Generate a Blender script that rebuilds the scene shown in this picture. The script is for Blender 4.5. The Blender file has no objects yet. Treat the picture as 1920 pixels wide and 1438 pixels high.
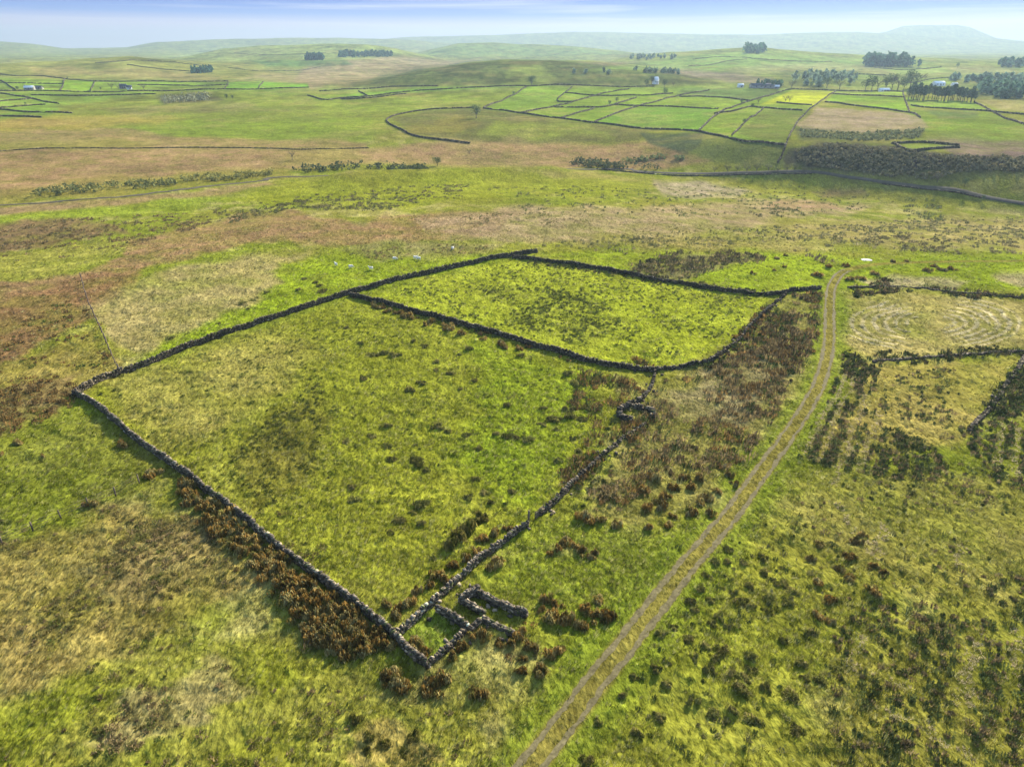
import bpy, math, random
import numpy as np
from mathutils import Vector

random.seed(7)
rng = np.random.default_rng(11)
S = bpy.context.scene
COL = S.collection
R = math.radians

# ------------------------------------------------------------------ camera, sky, sun, exposure
CAM_Z = 50.0
PITCH = R(25.8)
cam_d = bpy.data.cameras.new('camera')
cam_d.sensor_width = 36.0
cam_d.lens = 24.0
cam_d.clip_start = 0.5
cam_d.clip_end = 60000
cam = bpy.data.objects.new('camera', cam_d)
COL.objects.link(cam)
cam.location = (0, 0, CAM_Z)
cam.rotation_euler = (math.pi / 2 - PITCH, 0, 0)
S.camera = cam

SUN_EL, SUN_AZ = R(29), R(29)          # the sun stands ahead and to the right
S.view_settings.view_transform = 'Standard'
S.view_settings.look = 'None'
S.view_settings.gamma = 1.0
S.view_settings.exposure = 1.6
S.render.engine = 'CYCLES'
S.cycles.use_denoising = True
S.cycles.max_bounces = 6
S.cycles.diffuse_bounces = 3
S.cycles.transmission_bounces = 4
S.cycles.volume_bounces = 1
S.cycles.transparent_max_bounces = 4

world = bpy.data.worlds.new('World')
S.world = world
world.use_nodes = True
wt = world.node_tree
wt.nodes.clear()
def wn(t, **k):
    n = wt.nodes.new(t)
    for a, v in k.items():
        setattr(n, a, v)
    return n
sky = wn('ShaderNodeTexSky', sky_type='NISHITA', sun_disc=False)
sky.sun_elevation = SUN_EL
sky.sun_rotation = SUN_AZ
sky.altitude = 300
sky.air_density = 1.0
sky.dust_density = 1.0
bg1 = wn('ShaderNodeBackground')
bg1.inputs['Strength'].default_value = 0.14
wt.links.new(sky.outputs[0], bg1.inputs['Color'])
geo = wn('ShaderNodeTexCoord')
sep = wn('ShaderNodeSeparateXYZ')
wt.links.new(geo.outputs['Generated'], sep.inputs[0])
# low band of the sky: pale at the horizon, blue a few degrees above it
ramp = wn('ShaderNodeValToRGB')
mr = wn('ShaderNodeMapRange')
mr.inputs[1].default_value = -0.005
mr.inputs[2].default_value = 0.085
wt.links.new(sep.outputs['Z'], mr.inputs[0])
wt.links.new(mr.outputs[0], ramp.inputs[0])
cr = ramp.color_ramp
cr.elements[0].position = 0.055
cr.elements[0].color = (0.34, 0.31, 0.31, 1)
cr.elements[1].position = 1.0
cr.elements[1].color = (0.0, 0.025, 0.24, 1)
for p, c in ((0.42, (0.30, 0.26, 0.35)), (0.55, (0.06, 0.11, 0.31)), (0.73, (0.0, 0.04, 0.27))):
    e = cr.elements.new(p)
    e.color = (*c, 1)
# cirrus streaks: noise stretched along the horizon
mp = wn('ShaderNodeMapping')
mp.inputs['Scale'].default_value = (1.3, 1.3, 46.0)
mp.inputs['Rotation'].default_value = (0.0, R(-1.2), 0.0)
wt.links.new(geo.outputs['Generated'], mp.inputs[0])
nz = wn('ShaderNodeTexNoise')
nz.inputs['Scale'].default_value = 2.3
nz.inputs['Detail'].default_value = 6.0
nz.inputs['Roughness'].default_value = 0.55
nz.inputs['Distortion'].default_value = 0.35
wt.links.new(mp.outputs[0], nz.inputs['Vector'])
cm = wn('ShaderNodeMapRange')
cm.inputs[1].default_value = 0.5
cm.inputs[2].default_value = 0.75
cm.inputs[3].default_value = 0.0
cm.inputs[4].default_value = 0.7
wt.links.new(nz.outputs[0], cm.inputs[0])
mix = wn('ShaderNodeMix', data_type='RGBA')
mix.inputs[7].default_value = (0.37, 0.355, 0.39, 1)
wt.links.new(cm.outputs[0], mix.inputs[0])
wt.links.new(ramp.outputs[0], mix.inputs[6])
bg2 = wn('ShaderNodeBackground')
wt.links.new(mix.outputs[2], bg2.inputs['Color'])
bf = wn('ShaderNodeMapRange', interpolation_type='SMOOTHSTEP')
bf.inputs[1].default_value = 0.07
bf.inputs[2].default_value = 0.22
wt.links.new(sep.outputs['Z'], bf.inputs[0])
ms = wn('ShaderNodeMixShader')
wt.links.new(bf.outputs[0], ms.inputs[0])
wt.links.new(bg2.outputs[0], ms.inputs[1])
wt.links.new(bg1.outputs[0], ms.inputs[2])
wo = wn('ShaderNodeOutputWorld')
wt.links.new(ms.outputs[0], wo.inputs['Surface'])

sun_d = bpy.data.lights.new('sun', 'SUN')
sun_d.energy = 4.6
sun_d.angle = R(0.5)
sun_d.color = (1.0, 0.92, 0.76)
sun = bpy.data.objects.new('sun', sun_d)
COL.objects.link(sun)
sd = Vector((math.sin(SUN_AZ) * math.cos(SUN_EL), math.cos(SUN_AZ) * math.cos(SUN_EL), math.sin(SUN_EL)))
sun.rotation_euler = (-sd).to_track_quat('-Z', 'Y').to_euler()
sun.location = (40, 60, 120)

# ------------------------------------------------------------------ helpers
def _hash(ix, iy, seed):
    n = (ix.astype(np.int64) * 374761393 + iy.astype(np.int64) * 668265263 + seed * 974634777) & 0xffffffff
    n = ((n ^ (n >> 13)) * 1274126177) & 0xffffffff
    n = ((n ^ (n >> 16)) * 2246822519) & 0xffffffff
    return ((n ^ (n >> 15)) & 0xffffff) / float(0xffffff)

def vnoise(x, y, seed=0):
    x = np.asarray(x, float); y = np.asarray(y, float)
    ix = np.floor(x); iy = np.floor(y)
    fx = x - ix; fy = y - iy
    ux = fx * fx * fx * (fx * (fx * 6 - 15) + 10); uy = fy * fy * fy * (fy * (fy * 6 - 15) + 10)
    a = _hash(ix, iy, seed); b = _hash(ix + 1, iy, seed)
    c = _hash(ix, iy + 1, seed); d = _hash(ix + 1, iy + 1, seed)
    return (a * (1 - ux) + b * ux) * (1 - uy) + (c * (1 - ux) + d * ux) * uy

def fbm(x, y, octv=4, seed=0):
    s = 0; amp = 1; tot = 0
    for o in range(octv):
        c, sn = math.cos(0.6 + o), math.sin(0.6 + o)
        s = s + amp * vnoise((x * c - y * sn) * 2 ** o + 17.3 * o, (x * sn + y * c) * 2 ** o - 9.1 * o, seed + o)
        tot += amp; amp *= 0.5
    return s / tot * 2 - 1            # -1..1

def sstep(a, b, x):
    t = np.clip((x - a) / (b - a), 0, 1)
    return t * t * (3 - 2 * t)

F = 1280.0
cp, sp = math.cos(PITCH), math.sin(PITCH)
def ray(px, py):
    cx = (np.asarray(px, float) - 960) / F; cy = -(np.asarray(py, float) - 719) / F
    return cx, cp + cy * sp, -sp + cy * cp
def project(x, y, z):
    dz = z - CAM_Z
    depth = y * cp - dz * sp
    up = y * sp + dz * cp
    d = np.where(depth > 1, depth, 1)
    px = np.where(depth > 1, 960 + F * x / d, -9999.0)
    py = np.where(depth > 1, 719 - F * up / d, 9999.0)
    return px, py, depth

# ------------------------------------------------------------------ the terrain as a height function
_LD = np.linspace(math.log(1), math.log(40000), 1600)
def _prof(pts, k=21):
    d, z = zip(*pts)
    v = np.interp(np.exp(_LD), d, z)
    ker = np.hanning(k + 2)[1:-1]; ker /= ker.sum()
    return np.convolve(np.pad(v, k // 2, mode='edge'), ker, 'valid')
P_LEFT = _prof([(0, 0), (200, 0), (300, -6), (360, -7), (430, -5), (560, -2), (800, 4), (1100, 12), (1500, 20), (2100, 25), (3000, 30), (5000, 38), (20000, 60)])
P_RIGHT = _prof([(0, 0), (200, 0), (300, -9), (350, -14), (392, -15), (445, 4), (520, 4), (800, 8), (1100, 13), (1500, 19), (2100, 25), (3000, 30), (5000, 38), (20000, 60)], 13)
P_MID = _prof([(0, 0), (200, 0), (300, -6), (370, -10), (430, -9), (520, 0), (800, 6), (1100, 13), (1500, 19), (2100, 25), (3000, 30), (5000, 38), (20000, 60)])
# hills: crest distance, near width, far width, [(column, crest row)...]
HILLS = [
    (1250, 330, 500, [(600, 175), (660, 158), (720, 143), (800, 127), (880, 117), (940, 113), (1040, 115), (1120, 120), (1200, 129), (1280, 139), (1340, 150), (1420, 160)]),
    (1900, 500, 500, [(-600, 118), (-100, 126), (0, 122), (100, 118), (160, 112), (240, 107.5), (330, 112), (420, 119), (520, 128)]),
    (2300, 700, 500, [(1100, 125), (1180, 108), (1230, 102), (1280, 98), (1340, 93.5), (1400, 91.5), (1440, 94), (1500, 101), (1600, 107), (1700, 110), (1800, 114), (1920, 121), (2400, 130)]),
    (2900, 700, 500, [(300, 118), (360, 105), (420, 91), (480, 86), (560, 83.5), (640, 81.5), (690, 83), (740, 90), (780, 100), (840, 112)]),
    (3700, 700, 500, [(740, 112), (780, 100), (820, 91), (860, 84), (920, 82.5), (960, 85), (1020, 86), (1080, 88), (1120, 93), (1180, 98), (1260, 108)]),
    (7000, 2000, 1400, [(-900, 72), (-200, 74), (0, 78), (60, 83), (120, 91), (240, 90), (300, 79), (400, 74), (520, 72), (640, 71), (700, 73), (800, 78), (960, 90), (1060, 100)]),
    (8600, 2000, 1200, [(600, 84), (760, 71), (800, 69.5), (960, 65), (1080, 61.5), (1280, 65), (1400, 66.5), (1500, 63), (1600, 61), (1700, 66), (1840, 70), (1920, 78), (2300, 85), (2900, 78)]),
    (9500, 1900, 1000, [(1560, 90), (1620, 66), (1655, 60), (1680, 50), (1715, 47), (1780, 47), (1806, 51), (1824, 58), (1850, 68), (1900, 84)]),
]
def h_smooth(x, y):
    x = np.asarray(x, float); y = np.asarray(y, float)
    d = np.hypot(x, y) + 1e-6
    az = np.clip(np.arctan2(x, y), -1.25, 1.25)
    col = 960 + 1421.8 * np.tan(az)
    dw = d * (1 + 0.10 * fbm(x / 160, y / 160, 2, 5) * sstep(220, 330, d) * (1 - 0.5 * sstep(380, 450, d)))
    ld = np.log(np.maximum(dw, 1.0))
    a = np.interp(ld, _LD, P_LEFT); b = np.interp(ld, _LD, P_RIGHT); m = np.interp(ld, _LD, P_MID)
    w1 = sstep(450, 900, col); w2 = sstep(1080, 1480, col)
    z = a * (1 - w1) + m * w1
    z = z * (1 - w2) + b * w2
    base = z
    add = np.zeros_like(z)
    for D, wf, wb, pts in HILLS:
        cxs, rows = zip(*pts)
        row = np.interp(col, cxs, rows, left=rows[0] + 25, right=rows[-1] + 25)
        rx, ry, rz = ray(col, row)
        zc = CAM_Z + D * rz / np.hypot(rx, ry)
        jit = 1 + 0.05 * fbm(col / 170, col * 0 + D / 500, 2, 3)
        t = (d - D * jit) / np.where(d < D * jit, wf, wb)
        bump = np.exp(-1.4 * t * t)
        add = np.maximum(add, np.maximum(zc - base, 0) * bump)
    # the hummock that hides the road in the middle distance
    t = (d - (352 + 30 * np.clip((col - 560) / 560, 0, 1))) / 18
    add = add + 5.5 * np.exp(-t * t) * sstep(540, 640, col) * (1 - sstep(1040, 1130, col))
    z = z + add
    und = 1 - sstep(3000, 6000, d) * 0.5
    z = z + 1.1 * fbm(x / 55, y / 55, 3, 21) * sstep(150, 300, d) + 0.5 * fbm(x / 30, y / 30, 2, 22)
    z = z + 10.0 * fbm(x / 330, y / 330, 3, 31) * sstep(550, 1500, d) * und
    z = z + 22.0 * fbm(x / 1500, y / 1500, 3, 41) * sstep(2400, 6000, d) * 0.25
    return z

def unproject(px, py, hf=None):
    hf = hf or h_smooth
    px = np.atleast_1d(np.asarray(px, float)); py = np.atleast_1d(np.asarray(py, float))
    rx, ry, rz = ray(px, py)
    hl = np.hypot(rx, ry)
    n = len(px)
    s = np.exp(np.linspace(math.log(20), math.log(14000), 420))
    lo = np.full(n, 9000.0); hi = np.full(n, 9000.0)
    for b in range(0, n, 400):
        e = slice(b, b + 400)
        ss_, tt = s[None, :], (rz / hl)[e, None]
        below = (CAM_Z + ss_ * tt) <= hf(ss_ * (rx / hl)[e, None], ss_ * (ry / hl)[e, None])
        any_ = below.any(1); k = np.maximum(below.argmax(1), 1)
        hi[e] = np.where(any_, s[k], 9000.0); lo[e] = np.where(any_, s[k - 1], 9000.0)
    for _ in range(16):
        m = (lo + hi) / 2
        below = (CAM_Z + m * rz / hl) <= hf(m * rx / hl, m * ry / hl)
        hi = np.where(below, m, hi); lo = np.where(below, lo, m)
    return hi * rx / hl, hi * ry / hl

TRACK_PX = [(900, 1570), (940, 1508), (995, 1435), (1086, 1321), (1165, 1217), (1263, 1092), (1290, 1059), (1354, 985), (1380, 952), (1412, 905), (1445, 862),
            (1476, 818), (1507, 772), (1530, 734), (1547, 684), (1555, 634), (1555, 589), (1557, 549), (1565, 527), (1580, 511), (1605, 502), (1650, 495), (1720, 492), (1830, 490), (1960, 489)]
def smooth_path(xy, step):
    P = np.asarray(xy, float)
    if len(P) > 2:
        out = []
        Q = np.vstack([2 * P[0] - P[1], P, 2 * P[-1] - P[-2]])
        for i in range(1, len(Q) - 2):
            t = np.linspace(0, 1, 12, endpoint=False)[:, None]
            p0, p1, p2, p3 = Q[i - 1], Q[i], Q[i + 1], Q[i + 2]
            out.append(0.5 * ((2 * p1) + (-p0 + p2) * t + (2 * p0 - 5 * p1 + 4 * p2 - p3) * t ** 2 + (-p0 + 3 * p1 - 3 * p2 + p3) * t ** 3))
        P = np.vstack(out + [P[-1:]])
    s = np.r_[0, np.cumsum(np.hypot(*np.diff(P, axis=0).T))]
    n = max(2, int(s[-1] / step) + 1)
    u = np.linspace(0, s[-1], n)
    return np.c_[np.interp(u, s, P[:, 0]), np.interp(u, s, P[:, 1])]
def px_path(pts, step):
    a = np.asarray(pts, float)
    X, Y = unproject(a[:, 0], a[:, 1])
    return smooth_path(np.c_[X, Y], step)
def seg_dist(x, y, P):
    """distance of points to a polyline"""
    best = np.full(x.shape, 1e9)
    for a, b in zip(P[:-1], P[1:]):
        d = b - a; L2 = d @ d + 1e-12
        t = np.clip(((x - a[0]) * d[0] + (y - a[1]) * d[1]) / L2, 0, 1)
        best = np.minimum(best, np.hypot(x - a[0] - t * d[0], y - a[1] - t * d[1]))
    return best
TRACK = px_path(TRACK_PX, 0.5)
_TC = TRACK[::8]
ROADS_PX = [[(-140, 404), (0, 385.5), (150, 375), (300, 361), (420, 347), (500, 338.5), (560, 332), (1120, 318), (1200, 322), (1300, 326), (1400, 324), (1520, 322.5), (1600, 334),
            (1650, 341), (1720, 350), (1790, 356), (1835, 367), (1870, 374), (1920, 382), (2040, 398)]]

def fine_mask(x, y):
    m = np.ones_like(x)
    bb = (x > _TC[:, 0].min() - 5) & (x < _TC[:, 0].max() + 5) & (y > _TC[:, 1].min() - 5) & (y < _TC[:, 1].max() + 5)
    if bb.any():
        m[bb] = sstep(1.3, 2.6, seg_dist(x[bb], y[bb], _TC))
    return m
def height(x, y):
    x = np.atleast_1d(np.asarray(x, float)); y = np.atleast_1d(np.asarray(y, float))
    d = np.hypot(x, y)
    z = h_smooth(x, y)
    near = d < 400
    if near.any():
        xn, yn = x[near], y[near]
        z[near] += (0.24 * fbm(xn / 1.4, yn / 1.4, 3, 61) + 0.26 * fbm(xn / 4.5, yn / 4.5, 2, 62)) * fine_mask(xn, yn) * (1 - sstep(330, 400, d[near]))
    return z

# ------------------------------------------------------------------ mesh building
def mk(name, verts, faces, mat, parent=None, col=None, smooth=False, link=True):
    """verts (N,3); faces (M,3) or (M,4); col (N,3) linear colour kept on the points"""
    verts = np.asarray(verts, np.float32); faces = np.asarray(faces, np.int32)
    me = bpy.data.meshes.new(name)
    k = faces.shape[1]
    me.vertices.add(len(verts)); me.vertices.foreach_set('co', verts.ravel())
    me.loops.add(faces.size); me.loops.foreach_set('vertex_index', faces.ravel())
    me.polygons.add(len(faces))
    me.polygons.foreach_set('loop_start', np.arange(0, faces.size, k, dtype=np.int32))
    me.polygons.foreach_set('loop_total', np.full(len(faces), k, np.int32))
    if smooth:
        me.polygons.foreach_set('use_smooth', np.ones(len(faces), bool))
    if col is not None:
        at = me.attributes.new('Col', 'FLOAT_COLOR', 'POINT')
        at.data.foreach_set('color', np.c_[col, np.ones(len(col))].astype(np.float32).ravel())
    me.update(calc_edges=True)
    me.materials.append(mat)
    o = bpy.data.objects.new(name, me)
    if link:
        COL.objects.link(o)
    if parent is not None:
        o.parent = parent
    return o
def empty(name, loc, rz=0.0):
    o = bpy.data.objects.new(name, None)
    o.empty_display_size = 0.3
    COL.objects.link(o)
    o.location = loc; o.rotation_euler = (0, 0, rz)
    return o
def tag(o, label=None, cat=None, group=None, kind=None):
    if label: o['label'] = label
    if cat: o['category'] = cat
    if group: o['group'] = group
    if kind: o['kind'] = kind
    return o
def lin(c):
    c = np.asarray(c, float) / 255.0
    return np.where(c <= 0.04045, c / 12.92, ((c + 0.055) / 1.055) ** 2.4)
def node_mat(name):
    m = bpy.data.materials.new(name)
    m.use_nodes = True
    nt = m.node_tree
    nt.nodes.clear()
    out = nt.nodes.new('ShaderNodeOutputMaterial')
    return m, nt, out

# ------------------------------------------------------------------ land cover (what grows where, plus shade painted on two valley banks)
G, G2, O, ST, B, BD, D = (130, 141, 42), (142, 168, 32), (138, 138, 52), (182, 170, 105), (158, 128, 72), (122, 95, 54), (76, 78, 42)
FG, VG, Y = (126, 158, 42), (132, 172, 38), (182, 192, 34)
COVER = [
    # far hills and plains
    ([(-400, 60), (2300, 40), (2300, 175), (-400, 175)], (134, 156, 66), .75, 6, 0),
    ([(560, 128), (620, 112), (760, 108), (900, 110), (800, 125), (720, 142), (660, 158), (560, 166)], (170, 142, 88), .8, 6, 8),
    ([(640, 162), (720, 140), (800, 125), (880, 115), (1040, 112), (1120, 118), (1200, 128), (1290, 140), (1360, 158), (1230, 162), (1000, 160)], (80, 94, 42), .92, 4, 4),
    ([(940, 158), (960, 122), (1010, 120), (1050, 150), (1030, 160)], (140, 158, 60), .6, 5, 4),
    ([(1090, 116), (1200, 118), (1300, 126), (1450, 150), (1430, 160), (1300, 146), (1200, 130)], (146, 122, 86), .8, 4, 4),
    ([(300, 108), (420, 90), (560, 83), (680, 82), (780, 100), (700, 112), (500, 116)], (150, 172, 78), .85, 4, 4),
    ([(780, 102), (860, 84), (960, 85), (1080, 89), (1180, 99), (1000, 106)], (120, 150, 70), .85, 4, 4),
    ([(-200, 118), (240, 106), (430, 118), (580, 150), (420, 152), (160, 150), (-200, 140)], (142, 146, 60), .8, 5, 6),
    ([(40, 128), (130, 124), (200, 138), (100, 144)], (170, 148, 74), .7, 6, 6),
    ([(150, 138), (240, 130), (420, 142), (400, 151), (260, 151)], (160, 140, 70), .7, 5, 6),
    ([(440, 148), (600, 128), (640, 150), (577, 160)], (165, 140, 85), .6, 6, 6),
    ([(1100, 132), (1300, 105), (1400, 96), (1600, 110), (1750, 118), (1600, 130), (1400, 134)], (126, 160, 62), .8, 5, 4),
    ([(1350, 128), (1560, 120), (1700, 128), (1900, 125), (1920, 140), (1700, 140), (1500, 138), (1380, 140)], (160, 158, 92), .6, 5, 6),
    ([(1460, 138), (1600, 136), (1640, 150), (1600, 162), (1470, 160)], (100, 118, 56), .6, 5, 6),
    ([(1780, 140), (1960, 140), (1960, 200), (1850, 190), (1700, 165)], (112, 128, 58), .6, 5, 6),
    ([(1640, 128), (1760, 126), (1800, 136), (1690, 140)], (140, 168, 66), .8, 2, 2),
    ([(1540, 142), (1640, 140), (1660, 150), (1560, 152)], (136, 164, 60), .8, 2, 2),
    ([(1690, 148), (1800, 146), (1790, 158), (1700, 160)], (144, 172, 66), .8, 2, 2),
    ([(1840, 190), (1960, 196), (1960, 214), (1870, 206)], (158, 150, 84), .7, 3, 3),
    ([(1300, 104), (1400, 98), (1460, 108), (1340, 116)], (140, 172, 66), .8, 2, 2),
    ([(380, 96), (480, 90), (560, 96), (440, 108)], (148, 160, 80), .7, 3, 4),
    ([(470, 116), (640, 112), (660, 122), (500, 126)], (104, 148, 66), .8, 3, 3),
    ([(600, 181), (690, 174), (780, 165), (900, 163), (987, 162), (907, 165), (780, 172), (690, 181), (612, 188)], (130, 178, 46), .9, 1.5, 0),
    ([(440, 169), (577, 167), (600, 178), (470, 180)], (124, 166, 48), .7, 3, 3),
    ([(0, 150), (117, 150), (112, 168), (14, 168)], (132, 164, 52), .8, 2, 1),
    ([(182, 155), (427, 155), (420, 160), (260, 161), (180, 161)], (126, 166, 50), .85, 1.5, 1),
    ([(640, 190), (760, 180), (920, 176), (870, 198), (760, 208), (660, 208)], (140, 168, 46), .6, 6, 6),
    # left fields
    ([(-300, 142), (117, 149), (180, 154), (427, 154), (577, 156), (580, 168), (420, 170), (300, 172), (0, 172), (-300, 172)], FG, .85, 2, 1),
    ([(118, 149), (178, 154), (170, 171), (113, 170)], VG, .95, 1.5, 0),
    ([(428, 155), (490, 154), (577, 158), (577, 165), (485, 167), (422, 167)], (122, 176, 40), .95, 1.5, 0),
    ([(-300, 173), (580, 168), (700, 205), (690, 262), (350, 258), (0, 205), (-300, 205)], (130, 148, 46), .8, 6, 6),
    ([(-300, 173), (300, 172), (260, 182), (110, 200), (80, 222), (-300, 225)], (116, 152, 46), .8, 4, 3),
    ([(280, 182), (400, 176), (420, 190), (300, 198)], (96, 98, 58), .75, 4, 6),
    ([(200, 205), (330, 200), (480, 196), (440, 212), (240, 214)], (150, 128, 72), .5, 6, 8),
    ([(0, 226), (80, 216), (200, 212), (340, 224), (200, 236), (60, 246), (-300, 260), (-300, 240)], (164, 148, 62), .7, 6, 6),
    ([(230, 240), (420, 226), (690, 222), (700, 262), (520, 262), (330, 256)], (132, 158, 36), .75, 8, 8),
    ([(-300, 244), (60, 246), (200, 240), (280, 246), (330, 258), (540, 262), (690, 267), (690, 279), (300, 277), (100, 276), (-300, 282)], (164, 132, 72), .8, 4, 5),
    ([(-300, 268), (60, 266), (230, 262), (300, 268), (240, 276), (60, 280), (-300, 290)], (140, 140, 52), .7, 4, 4),
    # brown moor behind the road
    ([(-300, 292), (0, 284), (100, 280), (300, 279), (690, 280), (830, 268), (960, 262), (1100, 274), (1210, 266), (1340, 302), (1240, 320), (1090, 314), (700, 308), (560, 316), (420, 322), (250, 340), (60, 362), (-300, 380)], (166, 130, 74), .9, 5, 6),
    ([(-300, 372), (40, 352), (150, 334), (300, 330), (420, 322), (520, 312), (560, 330), (500, 336), (300, 358), (0, 382), (-300, 402)], (138, 132, 54), .75, 5, 8),
    ([(540, 288), (620, 272), (700, 300), (600, 312), (520, 312)], (142, 140, 56), .6, 8, 8),
    ([(1380, 248), (1210, 266), (1340, 302), (1480, 312), (1470, 275)], (110, 122, 56), .8, 4, 5),
    # middle: inside the wall loop and around
    ([(580, 172), (700, 186), (987, 163), (907, 203), (760, 214), (640, 212), (590, 190)], (138, 158, 46), .8, 5, 6),
    ([(640, 214), (740, 216), (730, 240), (690, 262), (620, 250)], (140, 156, 46), .7, 6, 6),
    ([(732, 226), (800, 207), (900, 204), (1000, 216), (1110, 232), (1220, 246), (1200, 264), (1040, 270), (880, 266), (790, 256)], (106, 108, 54), .8, 4, 5),
    ([(760, 236), (860, 220), (900, 232), (850, 250), (790, 250)], (146, 138, 52), .6, 6, 8),
    ([(930, 232), (1050, 226), (1120, 240), (1160, 256), (1020, 262), (900, 250)], (140, 156, 48), .7, 6, 8),
    # field network on the right
    ([(907, 204), (987, 162), (1230, 165), (1300, 162), (1480, 170), (1567, 172), (1520, 204), (1493, 232), (1471, 272), (1380, 262), (1280, 244), (1113, 231), (977, 213)], FG, .9, 2, 1),
    ([(987, 163), (1073, 163), (1045, 188), (977, 212), (910, 206)], (126, 158, 46), .9, 1.5, 0),
    ([(1113, 230), (1187, 203), (1280, 202), (1345, 205), (1311, 244), (1220, 243)], (118, 158, 46), .95, 1.5, 0),
    ([(1280, 166), (1400, 164), (1467, 171), (1407, 189), (1340, 182), (1270, 178)], (96, 118, 56), .8, 2, 2),
    ([(1380, 253), (1430, 206), (1520, 206), (1475, 270)], (112, 124, 50), .8, 3, 4),
    ([(1487, 169), (1567, 172), (1524, 199), (1460, 194), (1425, 197)], Y, .95, 1.5, 0),
    ([(1563, 178), (1693, 184), (1703, 211), (1548, 191)], VG, .95, 1.5, 0),
    ([(1567, 172), (1693, 173), (1693, 181), (1563, 176)], (140, 170, 50), .9, 1.5, 0),
    ([(1700, 183), (1827, 193), (1850, 207), (1720, 199), (1706, 205)], (130, 166, 48), .9, 2, 2),
    ([(1706, 204), (1850, 210), (1960, 240), (1960, 280), (1880, 282), (1800, 264), (1720, 246), (1700, 216)], (122, 152, 42), .85, 4, 6),
    ([(1730, 206), (1830, 210), (1840, 222), (1760, 222)], (92, 110, 58), .7, 3, 4),
    ([(1493, 236), (1532, 201), (1600, 202), (1720, 220), (1742, 236), (1700, 250), (1600, 248), (1510, 244)], (172, 146, 94), .9, 3, 4),
    ([(1490, 240), (1620, 246), (1740, 238), (1730, 258), (1620, 266), (1500, 262)], (84, 92, 54), .85, 4, 5),
    ([(1490, 262), (1600, 258), (1700, 266), (1760, 248), (1860, 258), (1800, 285), (1660, 276)], (118, 128, 58), .6, 5, 6),
    ([(1474, 284), (1540, 262), (1660, 272), (1720, 284), (1810, 290), (1960, 285), (1960, 328), (1830, 328), (1740, 340), (1660, 334), (1600, 324), (1470, 312)], (74, 70, 54), .95, 4, 6),  # gorse and heather tone, painted darker for the shade on the valley bank
    ([(1740, 262), (1860, 262), (1960, 262), (1960, 300), (1860, 296), (1790, 290)], (138, 112, 80), .8, 5, 6),
    ([(1205, 250), (1320, 250), (1312, 272), (1290, 292), (1215, 270)], (80, 92, 54), .9, 3, 4),  # shaded slope: its shade is painted in as dark green
    ([(1690, 272), (1790, 268), (1790, 276), (1706, 281)], (130, 150, 52), .8, 2, 2),
    ([(1560, 330), (1800, 318), (1960, 330), (1960, 372), (1840, 362), (1740, 350)], (142, 142, 60), .8, 4, 5),
    # this side of the road
    ([(-300, 408), (0, 388), (300, 366), (500, 342), (520, 346), (400, 366), (200, 386), (0, 402), (-300, 424)], (164, 132, 76), .85, 3, 3),
    ([(-300, 430), (0, 404), (200, 388), (400, 367), (470, 368), (330, 392), (150, 410), (0, 428)], (134, 154, 38), .85, 4, 4),
    ([(560, 336), (700, 324), (900, 320), (1120, 324), (1230, 340), (1180, 362), (980, 366), (860, 382), (680, 392), (520, 385), (420, 372)], (142, 152, 36), .8, 8, 10),
    ([(1000, 322), (1100, 322), (1200, 336), (1040, 338)], (162, 150, 78), .6, 5, 6),
    ([(1400, 338), (1520, 328), (1640, 346), (1800, 362), (1900, 392), (1760, 392), (1620, 372), (1500, 372), (1430, 356)], (146, 152, 44), .8, 6, 8),
    ([(1220, 338), (1320, 340), (1420, 360), (1380, 372), (1240, 366)], (178, 154, 104), .75, 5, 8),
    ([(1520, 356), (1620, 352), (1640, 364), (1540, 368)], (122, 96, 62), .6, 4, 6),
    ([(-300, 440), (0, 424), (110, 412), (220, 420), (240, 436), (120, 458), (0, 474), (-300, 500)], (136, 104, 62), .8, 6, 10),
    ([(240, 446), (470, 396), (560, 402), (680, 416), (800, 396), (980, 402), (900, 440), (720, 462), (600, 462), (500, 448), (380, 474), (250, 506), (160, 532), (60, 562), (-300, 640), (-300, 560), (140, 512), (210, 488)], (156, 122, 68), .9, 6, 12),
    ([(-300, 600), (0, 566), (150, 520), (250, 498), (262, 515), (200, 560), (160, 602), (60, 646), (0, 690), (-300, 760)], (140, 104, 58), .85, 8, 12),
    ([(-300, 500), (60, 472), (200, 450), (240, 452), (200, 486), (100, 515), (-300, 560)], (156, 158, 62), .8, 6, 8),
    ([(780, 412), (980, 386), (1180, 392), (1300, 380), (1560, 376), (1640, 392), (1500, 408), (1260, 440), (1000, 452), (820, 446)], (168, 140, 86), .75, 8, 12),
    ([(1460, 374), (1560, 376), (1580, 390), (1430, 392)], (172, 132, 82), .6, 5, 6),
    ([(1000, 452), (1300, 436), (1600, 410), (1960, 410), (1960, 470), (1500, 466), (1200, 468)], (156, 144, 78), .65, 10, 12),
    ([(640, 470), (760, 452), (940, 458), (900, 476), (720, 490)], (150, 132, 72), .6, 6, 10),
    ([(480, 512), (620, 478), (740, 490), (960, 474), (1000, 476), (800, 520), (660, 552), (420, 622), (300, 668), (250, 686), (340, 622), (480, 565), (540, 535)], (138, 160, 32), .85, 8, 8),
    ([(150, 570), (330, 500), (520, 478), (600, 468), (500, 512), (540, 535), (420, 594), (260, 664), (210, 646)], (166, 154, 88), .75, 8, 10),
    ([(-300, 760), (0, 690), (170, 620), (220, 690), (150, 735), (60, 770), (-300, 850)], (150, 138, 62), .7, 8, 12),
    ([(-300, 850), (0, 730), (140, 700), (130, 760), (60, 800), (-300, 900)], (128, 100, 58), .75, 8, 14),
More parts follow.
